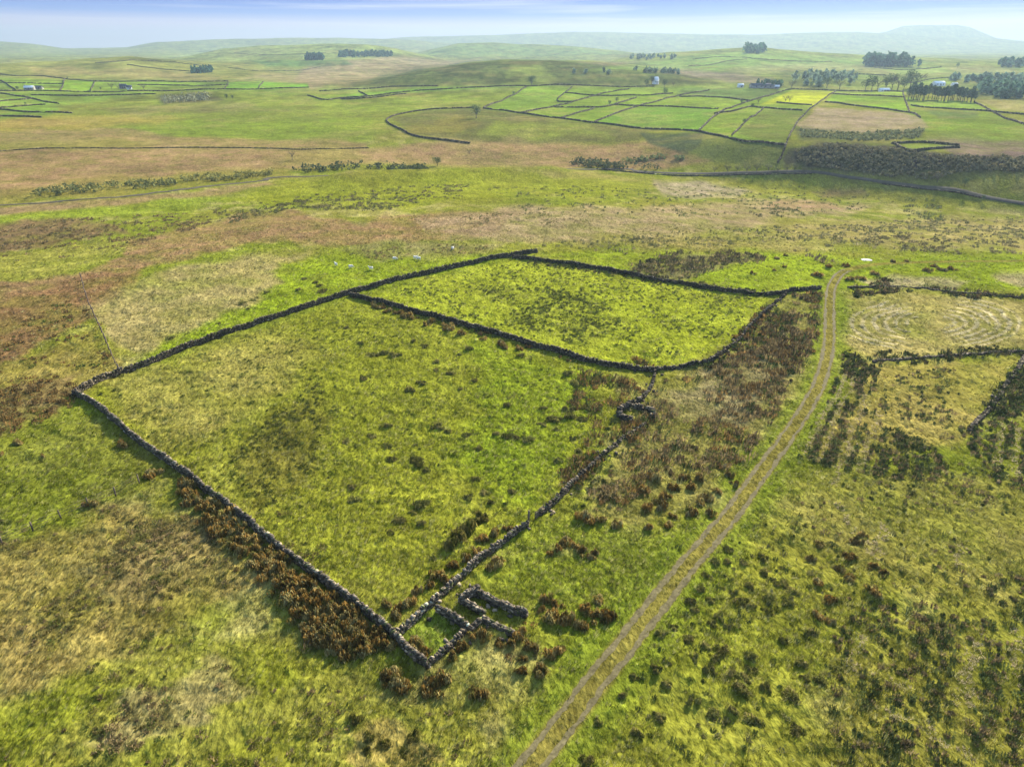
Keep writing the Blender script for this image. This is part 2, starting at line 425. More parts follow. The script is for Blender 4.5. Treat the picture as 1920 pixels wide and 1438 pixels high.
    ([(1010, 476), (1200, 472), (1420, 470), (1640, 484), (1960, 478), (1960, 545), (1720, 530), (1590, 545), (1540, 545), (1440, 552), (1180, 512)], (142, 164, 32), .85, 8, 8),
    ([(1180, 500), (1260, 474), (1430, 476), (1420, 492), (1320, 510), (1280, 524), (1190, 512)], (128, 116, 74), .7, 5, 8),
    ([(1600, 526), (1700, 515), (1820, 528), (1800, 545), (1640, 543)], (178, 164, 112), .75, 6, 10),
    ([(1860, 510), (1960, 506), (1960, 540), (1890, 528)], (176, 162, 108), .7, 5, 8),
    ([(1585, 556), (1700, 548), (1880, 562), (1960, 566), (1960, 656), (1800, 662), (1640, 676), (1580, 640)], (168, 158, 82), .8, 6, 6),
    ([(1620, 690), (1760, 676), (1905, 670), (1860, 750), (1800, 830), (1600, 870), (1500, 850), (1590, 760)], (166, 154, 70), .75, 8, 8),
    # enclosures
    ([(150, 742), (280, 690), (660, 560), (860, 612), (1040, 666), (1150, 700), (1160, 780), (1080, 880), (1000, 968), (735, 1182), (500, 1005), (330, 875)], (138, 146, 40), .9, 4, 2),
    ([(880, 640), (1040, 676), (1120, 705), (1090, 800), (1060, 860), (980, 960), (900, 900), (840, 860), (900, 770)], (128, 150, 32), .8, 30, 14),
    ([(200, 725), (420, 640), (520, 620), (620, 660), (520, 740), (380, 820), (300, 850)], (160, 152, 72), .6, 25, 14),
    ([(430, 860), (520, 770), (600, 716), (615, 790), (570, 920), (480, 970)], (104, 98, 40), .55, 20, 14),
    ([(560, 980), (700, 900), (860, 900), (880, 960), (740, 1120), (640, 1050)], (140, 148, 40), .6, 25, 14),
    ([(680, 556), (960, 487), (1180, 520), (1440, 558), (1380, 632), (1290, 680), (1225, 692), (1140, 680), (860, 600)], (160, 174, 42), .9, 4, 2),
    ([(880, 540), (1060, 540), (1180, 600), (1100, 650), (960, 610)], (128, 136, 44), .5, 16, 10),
    ([(1000, 985), (1300, 1000), (1220, 1110), (1160, 1150), (1120, 1090), (1060, 1010)], (120, 134, 38), .7, 16, 6),
    ([(800, 1140), (860, 1150), (868, 1182), (800, 1240), (745, 1200)], (116, 138, 36), .8, 5, 3),
    # rough ground between the enclosures and the track
    ([(1090, 960), (1180, 800), (1232, 720), (1400, 650), (1460, 560), (1540, 545), (1530, 640), (1490, 740), (1400, 850), (1330, 940), (1200, 985)], (146, 142, 66), .75, 8, 10),
    ([(1240, 760), (1340, 680), (1450, 640), (1480, 690), (1400, 800), (1290, 800)], (150, 128, 84), .5, 14, 14),
    # foreground
    ([(-300, 900), (140, 765), (240, 840), (290, 905), (200, 950), (0, 1010), (-300, 1100)], (124, 134, 40), .8, 14, 8),
    ([(-300, 1060), (0, 1020), (240, 945), (420, 985), (470, 1080), (330, 1190), (0, 1320), (-300, 1420)], (152, 138, 66), .75, 20, 20),
    ([(230, 1010), (340, 960), (420, 1000), (400, 1090), (240, 1130), (120, 1110)], (132, 114, 58), .6, 16, 20),
    ([(0, 1320), (330, 1190), (560, 1200), (700, 1300), (900, 1330), (960, 1500), (-300, 1500)], (138, 144, 40), .7, 20, 14),
    ([(160, 1390), (260, 1300), (420, 1230), (480, 1290), (330, 1370), (220, 1420)], (168, 146, 82), .6, 14, 20),
    ([(660, 1380), (720, 1340), (800, 1380), (820, 1438), (660, 1438)], (168, 152, 76), .6, 10, 12),
    ([(1440, 960), (1560, 880), (1960, 900), (1960, 1090), (1760, 1120), (1600, 1050)], (156, 150, 66), .65, 30, 20),
    ([(1240, 1100), (1440, 1000), (1560, 1150), (1500, 1438), (1000, 1500), (1100, 1330)], (140, 146, 44), .7, 30, 14),
    ([(1560, 1220), (1760, 1130), (1960, 1090), (1960, 1500), (1600, 1500)], (138, 136, 50), .7, 30, 14),
]
KALB = 0.47
_CV = []
def mute(c):
    r, g, bb = c
    if r > g * 1.12:                      # moor grasses and bracken: straw rather than rust
        return (r * .99, g * 1.04, bb * 1.22)
    return (r * 1.02, g, bb * 1.1)
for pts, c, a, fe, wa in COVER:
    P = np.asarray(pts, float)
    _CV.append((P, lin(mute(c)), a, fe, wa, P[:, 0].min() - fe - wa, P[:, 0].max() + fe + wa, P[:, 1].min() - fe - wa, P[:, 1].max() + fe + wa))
def poly_sd(px, py, P):
    """signed distance to a polygon, positive inside"""
    inside = np.zeros(px.shape, bool)
    best = np.full(px.shape, 1e9)
    n = len(P)
    for i in range(n):
        a = P[i]; b = P[(i + 1) % n]
        d = b - a; L2 = d @ d + 1e-9
        t = np.clip(((px - a[0]) * d[0] + (py - a[1]) * d[1]) / L2, 0, 1)
        best = np.minimum(best, np.hypot(px - a[0] - t * d[0], py - a[1] - t * d[1]))
        if a[1] != b[1]:
            c = ((a[1] > py) != (b[1] > py)) & (px < (b[0] - a[0]) * (py - a[1]) / (b[1] - a[1]) + a[0])
            inside ^= c
    return np.where(inside, best, -best)
def cover(x, y, z):
    """albedo of the vegetation, painted bank shade included, at world points"""
    x = np.asarray(x, float); y = np.asarray(y, float)
    px, py, dep = project(x, y, z)
    d = np.hypot(x, y)
    n1 = fbm(x / 22, y / 22, 4, 71); n2 = fbm(x / 6, y / 6, 3, 72); n3 = fbm(x / 90, y / 90, 4, 73)
    gl, ol, stl, bl = lin(G), lin(O), lin(ST), lin(B)
    w = sstep(-0.35, 0.45, n1)[:, None]
    c = gl * (1 - w) + ol * w
    w = (sstep(0.15, 0.7, n3 * .5 + n2 * .6 + .1) * .6)[:, None]
    c = c * (1 - w) + stl * w
    far = sstep(420, 700, d)
    w = (sstep(0.1, 0.5, n3) * .5 * far)[:, None]
    c = c * (1 - w) + bl * w
    wx = fbm(px / 60, py / 24, 3, 81); wy = fbm(px / 60 + 31, py / 24 + 7, 3, 82)
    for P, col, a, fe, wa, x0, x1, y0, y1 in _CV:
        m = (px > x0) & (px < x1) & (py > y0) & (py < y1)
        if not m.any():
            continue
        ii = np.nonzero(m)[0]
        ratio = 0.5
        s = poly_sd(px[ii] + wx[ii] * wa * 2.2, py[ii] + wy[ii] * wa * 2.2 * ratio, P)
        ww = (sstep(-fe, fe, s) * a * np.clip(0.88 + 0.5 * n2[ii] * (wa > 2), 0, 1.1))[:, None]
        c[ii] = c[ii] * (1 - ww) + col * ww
    # swathes of cut bents lying in rings in the far right field
    m = (px > 1590) & (px < 1960) & (py > 552) & (py < 665)
    if m.any():
        ii = np.nonzero(m)[0]
        q = np.hypot((px[ii] - 1745) / 150, (py[ii] - 606) / 46)
        an = np.abs(np.arctan2((py[ii] - 606) / 46, (px[ii] - 1745) / 150)); an = np.minimum(an, math.pi - an)
        ring = sstep(.25, .8, np.sin(q * 46 + 3.2 * n2[ii])) * sstep(.22, .4, q) * sstep(1.25, 1.05, q) * sstep(1.35, .95, an)
        ww = (ring * .7 * np.clip(.6 + 1.2 * n2[ii], 0, 1))[:, None]
        c[ii] = c[ii] * (1 - ww) + lin((224, 210, 160)) * ww
        dk = (sstep(.3, .9, -np.sin(q * 46 + 3.2 * n2[ii])) * sstep(.22, .4, q) * sstep(1.25, 1.05, q) * sstep(1.3, .8, an) * .35)[:, None]
        c[ii] = c[ii] * (1 - dk) + lin((120, 124, 52)) * dk
    # patchiness: pale bents and darker sedge through everything, less in the mown fields
    v = 1 + 0.11 * n2 + 0.07 * n1 + sstep(600, 900, d) * (.5 * fbm(x / 42, y / 70, 4, 74) + .3 * fbm(x / 130, y / 200, 3, 75) + .45 * fbm(x / 15, y / 20, 3, 79))
    c = c * np.clip(v, .35, 1.9)[:, None]
    mid = sstep(300, 450, d)
    if mid.any():
        p1 = fbm(x / 34, y / 26, 4, 76); p2 = fbm(x / 75, y / 60, 3, 77)
        w = (sstep(.10, .55, p1) * .32 * mid)[:, None]
        c = c * (1 - w) + lin((176, 158, 92)) * w
        w = (sstep(.08, .5, p2) * .25 * mid)[:, None]
        c = c * (1 - w) + lin((104, 112, 52)) * w
        w = (sstep(.15, .5, -p1) * .28 * mid * (d < 1200))[:, None]
        c = c * (1 - w) + lin((112, 100, 62)) * w
    # green verge along the track, worn crown between the ruts
    near = (d < 330)
    if near.any():
        ii = np.nonzero(near)[0]
        td = np.full(len(ii), 99.0)
        bb = (x[ii] > _TC[:, 0].min() - 9) & (x[ii] < _TC[:, 0].max() + 9)
        if bb.any():
            td[bb] = seg_dist(x[ii][bb], y[ii][bb], _TC)
        wv = (1 - sstep(2.2, 5.0, td + 1.5 * n2[ii]))[:, None] * .7
        c[ii] = c[ii] * (1 - wv) + lin((122, 138, 40)) * wv
        wc = (1 - sstep(0.9, 1.5, td))[:, None] * .75
        c[ii] = c[ii] * (1 - wc) + lin((136, 122, 60)) * wc
    return np.clip(c * KALB * np.array([1.27, 1.22, 1.32]), 0.004, 0.8)

# ------------------------------------------------------------------ materials
def N(nt, t, **k):
    n = nt.nodes.new(t)
    for a, v in k.items():
        setattr(n, a, v)
    return n
def attr_col(nt):
    return N(nt, 'ShaderNodeAttribute', attribute_name='Col')
def noise(nt, scale, detail=3.0, rough=0.55, vec=None, dist=0.0):
    n = N(nt, 'ShaderNodeTexNoise')
    n.inputs['Scale'].default_value = scale; n.inputs['Detail'].default_value = detail
    n.inputs['Roughness'].default_value = rough; n.inputs['Distortion'].default_value = dist
    if vec is not None: nt.links.new(vec, n.inputs['Vector'])
    return n
def maprange(nt, src, a, b, c, d):
    m = N(nt, 'ShaderNodeMapRange')
    for i, v in enumerate((a, b, c, d)): m.inputs[i + 1].default_value = v
    nt.links.new(src, m.inputs[0])
    return m.outputs[0]
def mult(nt, col, fac):
    m = N(nt, 'ShaderNodeVectorMath', operation='SCALE')
    nt.links.new(col, m.inputs[0]); nt.links.new(fac, m.inputs['Scale'])
    return m.outputs[0]
def mixc(nt, fac, a, b):
    m = N(nt, 'ShaderNodeMix', data_type='RGBA')
    nt.links.new(fac, m.inputs[0]); nt.links.new(a, m.inputs[6])
    if isinstance(b, tuple): m.inputs[7].default_value = (*b, 1)
    else: nt.links.new(b, m.inputs[7])
    return m.outputs[2]

def ground_mat():
    m, nt, out = node_mat('rough_pasture')
    g = N(nt, 'ShaderNodeNewGeometry')
    pos = g.outputs['Position']
    a = attr_col(nt)
    c = a.outputs['Color']
    # wind-combed streaks: stretch along one compass direction
    mpn = N(nt, 'ShaderNodeMapping')
    mpn.inputs['Rotation'].default_value = (0, 0, R(35)); mpn.inputs['Scale'].default_value = (1.0, 0.45, 1.0)
    nt.links.new(pos, mpn.inputs[0])
    n1 = noise(nt, 2.6, 4, .6, mpn.outputs[0], .3)
    n2 = noise(nt, 0.75, 4, .6, mpn.outputs[0], .4)
    n3 = noise(nt, 0.11, 5, .6, pos)
    n4 = noise(nt, 0.02, 5, .6, pos)
    f = maprange(nt, n1.outputs[0], .28, .72, .42, 1.4)
    c = mult(nt, c, f)
    f = maprange(nt, n2.outputs[0], .3, .7, .68, 1.28)
    c = mult(nt, c, f)
    f = maprange(nt, n3.outputs[0], .3, .7, .78, 1.22)
    c = mult(nt, c, f)
    f = maprange(nt, n4.outputs[0], .3, .7, .85, 1.15)
    c = mult(nt, c, f)
    b = N(nt, 'ShaderNodeBsdfDiffuse')
    nt.links.new(c, b.inputs['Color'])
    bp = N(nt, 'ShaderNodeBump')
    bp.inputs['Strength'].default_value = 0.75; bp.inputs['Distance'].default_value = 0.35
    ad = N(nt, 'ShaderNodeMath', operation='ADD')
    nt.links.new(n1.outputs[0], ad.inputs[0]); nt.links.new(n2.outputs[0], ad.inputs[1])
    ad2 = N(nt, 'ShaderNodeMath', operation='ADD')
    n3m = N(nt, 'ShaderNodeMath', operation='MULTIPLY'); n3m.inputs[1].default_value = 4.0
    nt.links.new(n3.outputs[0], n3m.inputs[0])
    nt.links.new(ad.outputs[0], ad2.inputs[0]); nt.links.new(n3m.outputs[0], ad2.inputs[1])
    nt.links.new(ad2.outputs[0], bp.inputs['Height'])
    nt.links.new(bp.outputs[0], b.inputs['Normal'])
    nt.links.new(b.outputs[0], out.inputs['Surface'])
    return m
def blade_mat(name='blades', trans=.4, var=.25):
    m, nt, out = node_mat(name)
    a = attr_col(nt)
    oi = N(nt, 'ShaderNodeObjectInfo')
    f = maprange(nt, oi.outputs['Random'], 0, 1, 1 - var, 1 + var)
    g = N(nt, 'ShaderNodeNewGeometry')
    n = noise(nt, 1.7, 2, .5, g.outputs['Position'])
    f2 = maprange(nt, n.outputs[0], .3, .7, .75, 1.25)
    c = mult(nt, mult(nt, a.outputs['Color'], f), f2)
    d = N(nt, 'ShaderNodeBsdfDiffuse'); t = N(nt, 'ShaderNodeBsdfTranslucent'); x = N(nt, 'ShaderNodeMixShader')
    x.inputs[0].default_value = trans
    nt.links.new(c, d.inputs[0]); nt.links.new(c, t.inputs[0])
    nt.links.new(d.outputs[0], x.inputs[1]); nt.links.new(t.outputs[0], x.inputs[2])
    nt.links.new(x.outputs[0], out.inputs['Surface'])
    return m
def rock_mat(name, scale=5.0, use_col=True, base=(.2, .19, .17), rough=.95, lo=.55, hi=1.4, bump=.4):
    m, nt, out = node_mat(name)
    g = N(nt, 'ShaderNodeNewGeometry')
    n = noise(nt, scale, 5, .65, g.outputs['Position'])
    n2 = noise(nt, scale * .25, 3, .5, g.outputs['Position'])
    if use_col:
        c = attr_col(nt).outputs['Color']
    else:
        cc = N(nt, 'ShaderNodeRGB'); cc.outputs[0].default_value = (*base, 1); c = cc.outputs[0]
    c = mult(nt, c, maprange(nt, n.outputs[0], .3, .7, lo, hi))
    c = mult(nt, c, maprange(nt, n2.outputs[0], .3, .7, .8, 1.2))
    b = N(nt, 'ShaderNodeBsdfPrincipled')
    b.inputs['Roughness'].default_value = rough
    b.inputs['Specular IOR Level'].default_value = 0.06
    nt.links.new(c, b.inputs['Base Color'])
    bp = N(nt, 'ShaderNodeBump'); bp.inputs['Strength'].default_value = bump; bp.inputs['Distance'].default_value = .05
    nt.links.new(n.outputs[0], bp.inputs['Height']); nt.links.new(bp.outputs[0], b.inputs['Normal'])
    nt.links.new(b.outputs[0], out.inputs['Surface'])
    return m
M_GROUND = ground_mat()
M_BLADE = blade_mat('grass_blades', .38, 0.0)
M_RUSH = blade_mat('rush_stems', .42, .3)
M_LEAF = blade_mat('leaves', .22, .2)
M_STONE = rock_mat('weathered_gritstone', 4.0)
M_RUT = rock_mat('rut_gravel', 3.0, base=(.115, .096, .046), lo=.6, hi=1.35, bump=.6, use_col=False)
M_ROAD = rock_mat('road_tarmac', 1.2, base=(.075, .064, .046), lo=.85, hi=1.12, use_col=False)
M_WOOD = rock_mat('grey_wood', 6.0, base=(.13, .10, .075), use_col=False)
M_BARK = rock_mat('bark', 2.0, base=(.10, .085, .07), use_col=False)
M_WHITEWALL = rock_mat('white_render', 1.0, base=(.80, .79, .76), lo=.9, hi=1.05, use_col=False)
M_STONEWALL = rock_mat('farm_stone', 1.5, base=(.30, .28, .25), lo=.7, hi=1.2, use_col=False)
M_SLATE = rock_mat('slate_roof', 2.0, base=(.09, .095, .11), lo=.8, hi=1.2, use_col=False)
M_SHEET = rock_mat('pale_roof_sheet', .6, base=(.78, .79, .80), lo=.93, hi=1.05, use_col=False, rough=.5)
M_DARKGLASS = rock_mat('dark_pane', 1.0, base=(.03, .035, .045), use_col=False, rough=.2)
M_WOOL = rock_mat('wool', 14.0, base=(.62, .59, .52), lo=.85, hi=1.1, use_col=False)

# ------------------------------------------------------------------ ground: one sheet to the horizon
def build_ground():
    th_d = np.deg2rad(np.linspace(-51, 51, 1250))
    th_c = np.deg2rad(np.linspace(51, 309, 90)[1:-1])
    th = np.r_[th_d, th_c]
    rows = np.linspace(1470, 175, 860)
    ang = PITCH + np.arctan((rows - 719) / F)
    dn = CAM_Z / np.tan(ang)
    df = np.exp(np.linspace(math.log(dn[-1]), math.log(10800), 170))[1:]
    dd = np.r_[np.array([2, 6, 12, 18, 24, 29]), dn, df]
    dd = np.unique(dd)
    T, Dm = np.meshgrid(th, dd)
    x = (Dm * np.sin(T)).ravel(); y = (Dm * np.cos(T)).ravel()
    z = height(x, y)
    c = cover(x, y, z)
    nr, nc = T.shape
    i = np.arange(nr - 1)[:, None] * nc; j = np.arange(nc)[None, :]; j2 = (j + 1) % nc
    f = np.stack([i + j, i + j2, i + nc + j2, i + nc + j], -1).reshape(-1, 4)
    f = f[:, ::-1]
    v = np.c_[x, y, z]
    # close the middle
    v = np.vstack([v, [[0, 0, float(height([0.0], [0.0])[0])]]]); c = np.vstack([c, c[:1]])
    o = mk('ground', v, f, M_GROUND, col=c, smooth=True)
    tag(o, 'rough green and brown moorland pasture rolling to hazy hills', 'ground', kind='structure')
    return o
build_ground()

def strip(name, path, w, mat, lift, label, cat, edge=.06, sub=3, parent=None, kind='structure'):
    n = len(path)
    t = np.gradient(path, axis=0); t /= np.hypot(t[:, 0], t[:, 1])[:, None] + 1e-9
    nr = np.c_[t[:, 1], -t[:, 0]]
    off = np.linspace(-.5, .5, sub)
    vs = []
    for k, o_ in enumerate(off):
        j = edge * (.7 * fbm(np.arange(n) / 7, np.full(n, k * 5.0), 3, 90 + k) + rng.uniform(-.4, .4, n)) * (abs(o_) > .4)
        p = path + nr * (o_ * w + j)[:, None]
        zz = height(p[:, 0], p[:, 1]) + lift * (1 if abs(o_) < .4 else .35)
        vs.append(np.c_[p, zz])
    v = np.stack(vs, 1).reshape(-1, 3)
    i = np.arange(n - 1)[:, None] * sub + np.arange(sub - 1)[None, :]
    f = np.stack([i, i + 1, i + sub + 1, i + sub], -1).reshape(-1, 4)
    o = mk(name, v, f, mat, parent=parent, smooth=True)
    return tag(o, label, cat, kind=kind)
def offset_path(path, o):
    t = np.gradient(path, axis=0); t /= np.hypot(t[:, 0], t[:, 1])[:, None] + 1e-9
    return path + np.c_[t[:, 1], -t[:, 0]] * o
_tv = TRACK[: int(len(TRACK) * .80)]
def _trackpart():
    d = np.hypot(TRACK[:, 0], TRACK[:, 1])
    e = np.argmax(d > 178) if (d > 178).any() else len(TRACK)
    return TRACK[:min(e + 24, len(TRACK))]
_tp = _trackpart()
strip('track_rut', offset_path(_tp, -.84), .48, M_RUT, .05, 'left wheel rut of the bare earth farm track', 'track', .30)
strip('track_rut', offset_path(_tp, .84), .48, M_RUT, .05, 'right wheel rut of the bare earth farm track', 'track', .30)
for rp in ROADS_PX:
    P = px_path(rp, 3.0)
    strip('road', P, 2.6, M_ROAD, .30, 'grey moorland road crossing the valley beyond the rough pasture', 'road', .1, 5)

# ------------------------------------------------------------------ dry stone walls
_CUBE = np.array([[-1, -1, -1], [1, -1, -1], [1, 1, -1], [-1, 1, -1], [-1, -1, 1], [1, -1, 1], [1, 1, 1], [-1, 1, 1]], float) * .5
_CF = np.array([[0, 3, 2, 1], [4, 5, 6, 7], [0, 1, 5, 4], [1, 2, 6, 5], [2, 3, 7, 6], [3, 0, 4, 7]])
def stones(cen, size, yaw, jit=.26, tilt=.2):
    """many roughly squared stones -> verts, faces"""
    n = len(cen)
    v = _CUBE[None] * (1 + rng.uniform(-jit, jit, (n, 8, 3)))
    v = v * size[:, None, :]
    tx = rng.normal(0, tilt, n)[:, None]
    z = v[..., 2] + v[..., 0] * tx; x = v[..., 0] - v[..., 2] * tx
    c, s = np.cos(yaw)[:, None], np.sin(yaw)[:, None]
    vv = np.stack([x * c - v[..., 1] * s, x * s + v[..., 1] * c, z], -1) + cen[:, None, :]
    f = (_CF[None] + (np.arange(n) * 8)[:, None, None]).reshape(-1, 4)
    return vv.reshape(-1, 3), f
def stone_col(n, tone=1.0):
    base = np.array([.080, .066, .047]) * tone
    v = rng.lognormal(0, .38, n)[:, None]
    c = base * v
    lich = rng.random(n)
    c[lich > .80] *= np.array([2.6, 2.5, 2.3]); c[lich < .10] *= np.array([.9, 1.15, .65])
    return np.repeat(np.clip(c, .015, .42), 8, 0)
def wall(name, pts, label, cat='stone wall', h=1.35, w=.36, ss=None, ruin=0.0, seed=1, group=None, world=False, tone=1.0, coping=True, minz=.42):
    P = np.asarray(pts, float)
    if not world:
        X, Y = unproject(P[:, 0], P[:, 1]); P = np.c_[X, Y]
    d = np.hypot(P[:, 0], P[:, 1]).mean()
    if ss is None:
        ss = max(.27, d / 560)
    ss = min(ss, 2.6)
    path = smooth_path(P, ss)
    n = len(path)
    t = np.gradient(path, axis=0); t /= np.hypot(t[:, 0], t[:, 1])[:, None] + 1e-9
    nr = np.c_[t[:, 1], -t[:, 0]]
    path = path + nr * (.35 * fbm(np.arange(n) * ss / 9, np.full(n, seed * 3.3), 3, 100 + seed) * min(1, d / 70))[:, None]
    g = height(path[:, 0], path[:, 1])
    yaw = np.arctan2(t[:, 1], t[:, 0])
    nn = fbm(np.arange(n) * ss / 4.0, np.full(n, seed * 7.7), 3, 200 + seed)
    n2 = fbm(np.arange(n) * ss / 14.0, np.full(n, seed * 5.7), 2, 300 + seed)
    hh = h * (1 + .15 * nn + .10 * n2)
    if ruin:
        hh = h * np.clip(1 - ruin * (.55 + .8 * nn + .9 * n2), minz, 1.05)
    sh = max(.16, min(ss * .62, h * .5))
    nc = max(2, int(round(h / sh)))
    sh = h / nc
    C = []; Z = []; Yw = []; cop = []
    for k in range(nc):
        zk = (k + .5) * sh
        ok = (hh > zk) | (k == 0)
        wk = w * (1.12 - .35 * k / nc)
        for side in ((-1, 1) if d < 230 else (0,)):
            u = rng.uniform(-.45, .45, n) * ss
            p = path + t * u[:, None] + nr * (side * wk * .26 + rng.normal(0, .03, n))[:, None]
            C.append(np.c_[p, g + zk + rng.normal(0, .02, n)][ok])
            wid = wk * (.6 if side else 1.05)
            Z.append(np.c_[ss * rng.uniform(1.0, 1.5, n), np.full(n, wid) * rng.uniform(.85, 1.15, n), sh * rng.uniform(.95, 1.35, n)][ok])
            Yw.append((yaw + rng.normal(0, .10, n))[ok])
    # fallen stones at the foot
    if ruin and d < 200:
        m = int(n * .6 * ruin) + 1
        i = rng.integers(0, n, m)
        o_ = rng.normal(0, .55, m) + np.sign(rng.normal(size=m)) * .35
        p = path[i] + nr[i] * o_[:, None]
        C.append(np.c_[p, height(p[:, 0], p[:, 1]) + .06]); Z.append(rng.uniform(.2, .5, (m, 3)) * [1, 1, .7]); Yw.append(rng.uniform(0, 6, m))
    C = np.vstack(C); Z = np.vstack(Z); Yw = np.hstack(Yw)
    v, f = stones(C, Z, Yw)
    root_mesh = None
    if d < 230 and coping:
        z0 = path.mean(0); gz = float(g.mean())
        root = empty(name, (z0[0], z0[1], gz))
        off = np.array([z0[0], z0[1], gz])
        mk('wall_body', v - off, f, M_STONE, root, stone_col(len(C), tone))
        m = int(n * 1.5)
        u = np.sort(rng.uniform(0, n - 1.001, m)); i = u.astype(int)
        p = path[i] + t[i] * ((u - i) * ss)[:, None] + nr[i] * rng.normal(0, .05, m)[:, None]
        ok = rng.random(m) > ruin * .75
        cc = np.c_[p, g[i] + np.maximum(hh[i], sh) + .09][ok]
        zz = np.c_[rng.uniform(.12, .30, m), rng.uniform(.40, .62, m) * w / .56, rng.uniform(.18, .34, m)][ok]
        v, f = stones(cc, zz, (yaw[i] + rng.normal(0, .25, m))[ok], tilt=.3)
        mk('coping', v - off, f, M_STONE, root, stone_col(len(cc), tone * 1.15))
        return tag(root, label, cat, group), path
    o = mk(name, v, f, M_STONE, None, stone_col(len(C), tone))
    return tag(o, label, cat, group), path

W_LEFT, W1P = wall('dry_stone_wall', [(146, 741), (185, 766), (240, 812), (330, 878), (420, 948), (500, 1010), (600, 1090), (680, 1150), (732, 1190), (765, 1225), (800, 1251)],
                   'long dry stone wall running from the far left corner down to the nearest corner, brown rushes along it', h=.9, seed=1)
W_BACK, W2P = wall('dry_stone_wall', [(140, 742), (200, 712), (280, 682), (400, 636), (520, 597), (655, 553), (760, 524), (880, 496), (958, 481), (1006, 473)],
                   'dark straight dry stone wall along the back left side of both enclosed fields', h=.95, seed=2, tone=.75)
W_DIV, W3P = wall('dry_stone_wall', [(657, 556), (720, 570), (790, 589), (860, 608), (930, 628), (1000, 649), (1060, 667), (1135, 686), (1180, 692), (1226, 697)],
                  'dark dry stone wall dividing the lower enclosed field from the upper one', h=.9, ruin=.15, seed=3, tone=.7)
wall('dry_stone_wall', [(962, 484), (1040, 493), (1110, 504), (1180, 517), (1270, 532), (1360, 546), (1440, 553), (1500, 546), (1538, 541)],
     'dark dry stone wall along the far right side of the upper enclosed field', h=.85, ruin=.2, seed=4, tone=.65)
wall('dry_stone_wall', [(1228, 697), (1280, 689), (1334, 677), (1375, 648), (1402, 620), (1448, 574), (1472, 553)],
     'tumbled stone wall under dark rushes along the near right side of the upper field', h=.7, ruin=.6, seed=5, tone=.6)
wall('dry_stone_wall', [(1228, 697), (1222, 725), (1205, 748), (1178, 760)], 'short tumbled stone wall curving from the field junction to the stone hollow', h=.7, ruin=.5, seed=6, tone=.7)
wall('dry_stone_wall', [(1208, 793), (1180, 815), (1140, 848), (1100, 885), (1060, 925), (1012, 968)],
     'broken stone wall among rushes between the lower field and the rough ground', h=.7, ruin=.6, seed=7, tone=.8)
wall('dry_stone_wall', [(988, 988), (950, 1012), (905, 1048), (870, 1082), (830, 1118), (790, 1150), (742, 1192)],
     'low lichened stone wall from the gateway down to the long wall, beside the ruin', h=.72, ruin=.25, seed=8, tone=1.1)
wall('dry_stone_wall', [(822, 1147), (850, 1160), (880, 1180)], 'short stub of wall closing the top of the small grassy pen', h=.8, ruin=.25, seed=9)
wall('dry_stone_wall', [(876, 1180), (848, 1206), (825, 1228), (800, 1248)], 'low crumbling wall along the right side of the small grassy pen', h=.6, ruin=.4, seed=10)
# the roofless ruin: a thing whose four walls are its parts
def ruin():
    z0 = unproject([915], [1150]); gz = float(height(z0[0], z0[1])[0])
    root = empty('ruined_building', (z0[0][0], z0[1][0], gz))
    off = np.array([z0[0][0], z0[1][0], gz])
    for nm, pts, h, r_, sd in (('rear_wall', [(897, 1112), (920, 1126), (950, 1141), (986, 1156)], 1.0, .4, 31), ('gable_wall', [(866, 1131), (880, 1122), (897, 1111)], 1.25, .25, 32),
                           ('front_wall', [(908, 1164), (932, 1176), (962, 1191)], 0.85, .4, 33), ('cross_wall', [(880, 1181), (894, 1170), (908, 1162)], 0.8, .4, 34),
                           ('inner_wall', [(868, 1132), (884, 1140), (902, 1152)], 0.85, .35, 35)):
        o, _ = wall(nm, pts, None, None, h=h, ruin=r_, seed=sd, w=.42, coping=False, tone=1.0)
        o.data.transform(__import__('mathutils').Matrix.Translation(-Vector(off)))
        o.parent = root
    return tag(root, 'roofless ruined stone building with broken walls inside the nearest corner of the field', 'ruin')
ruin()
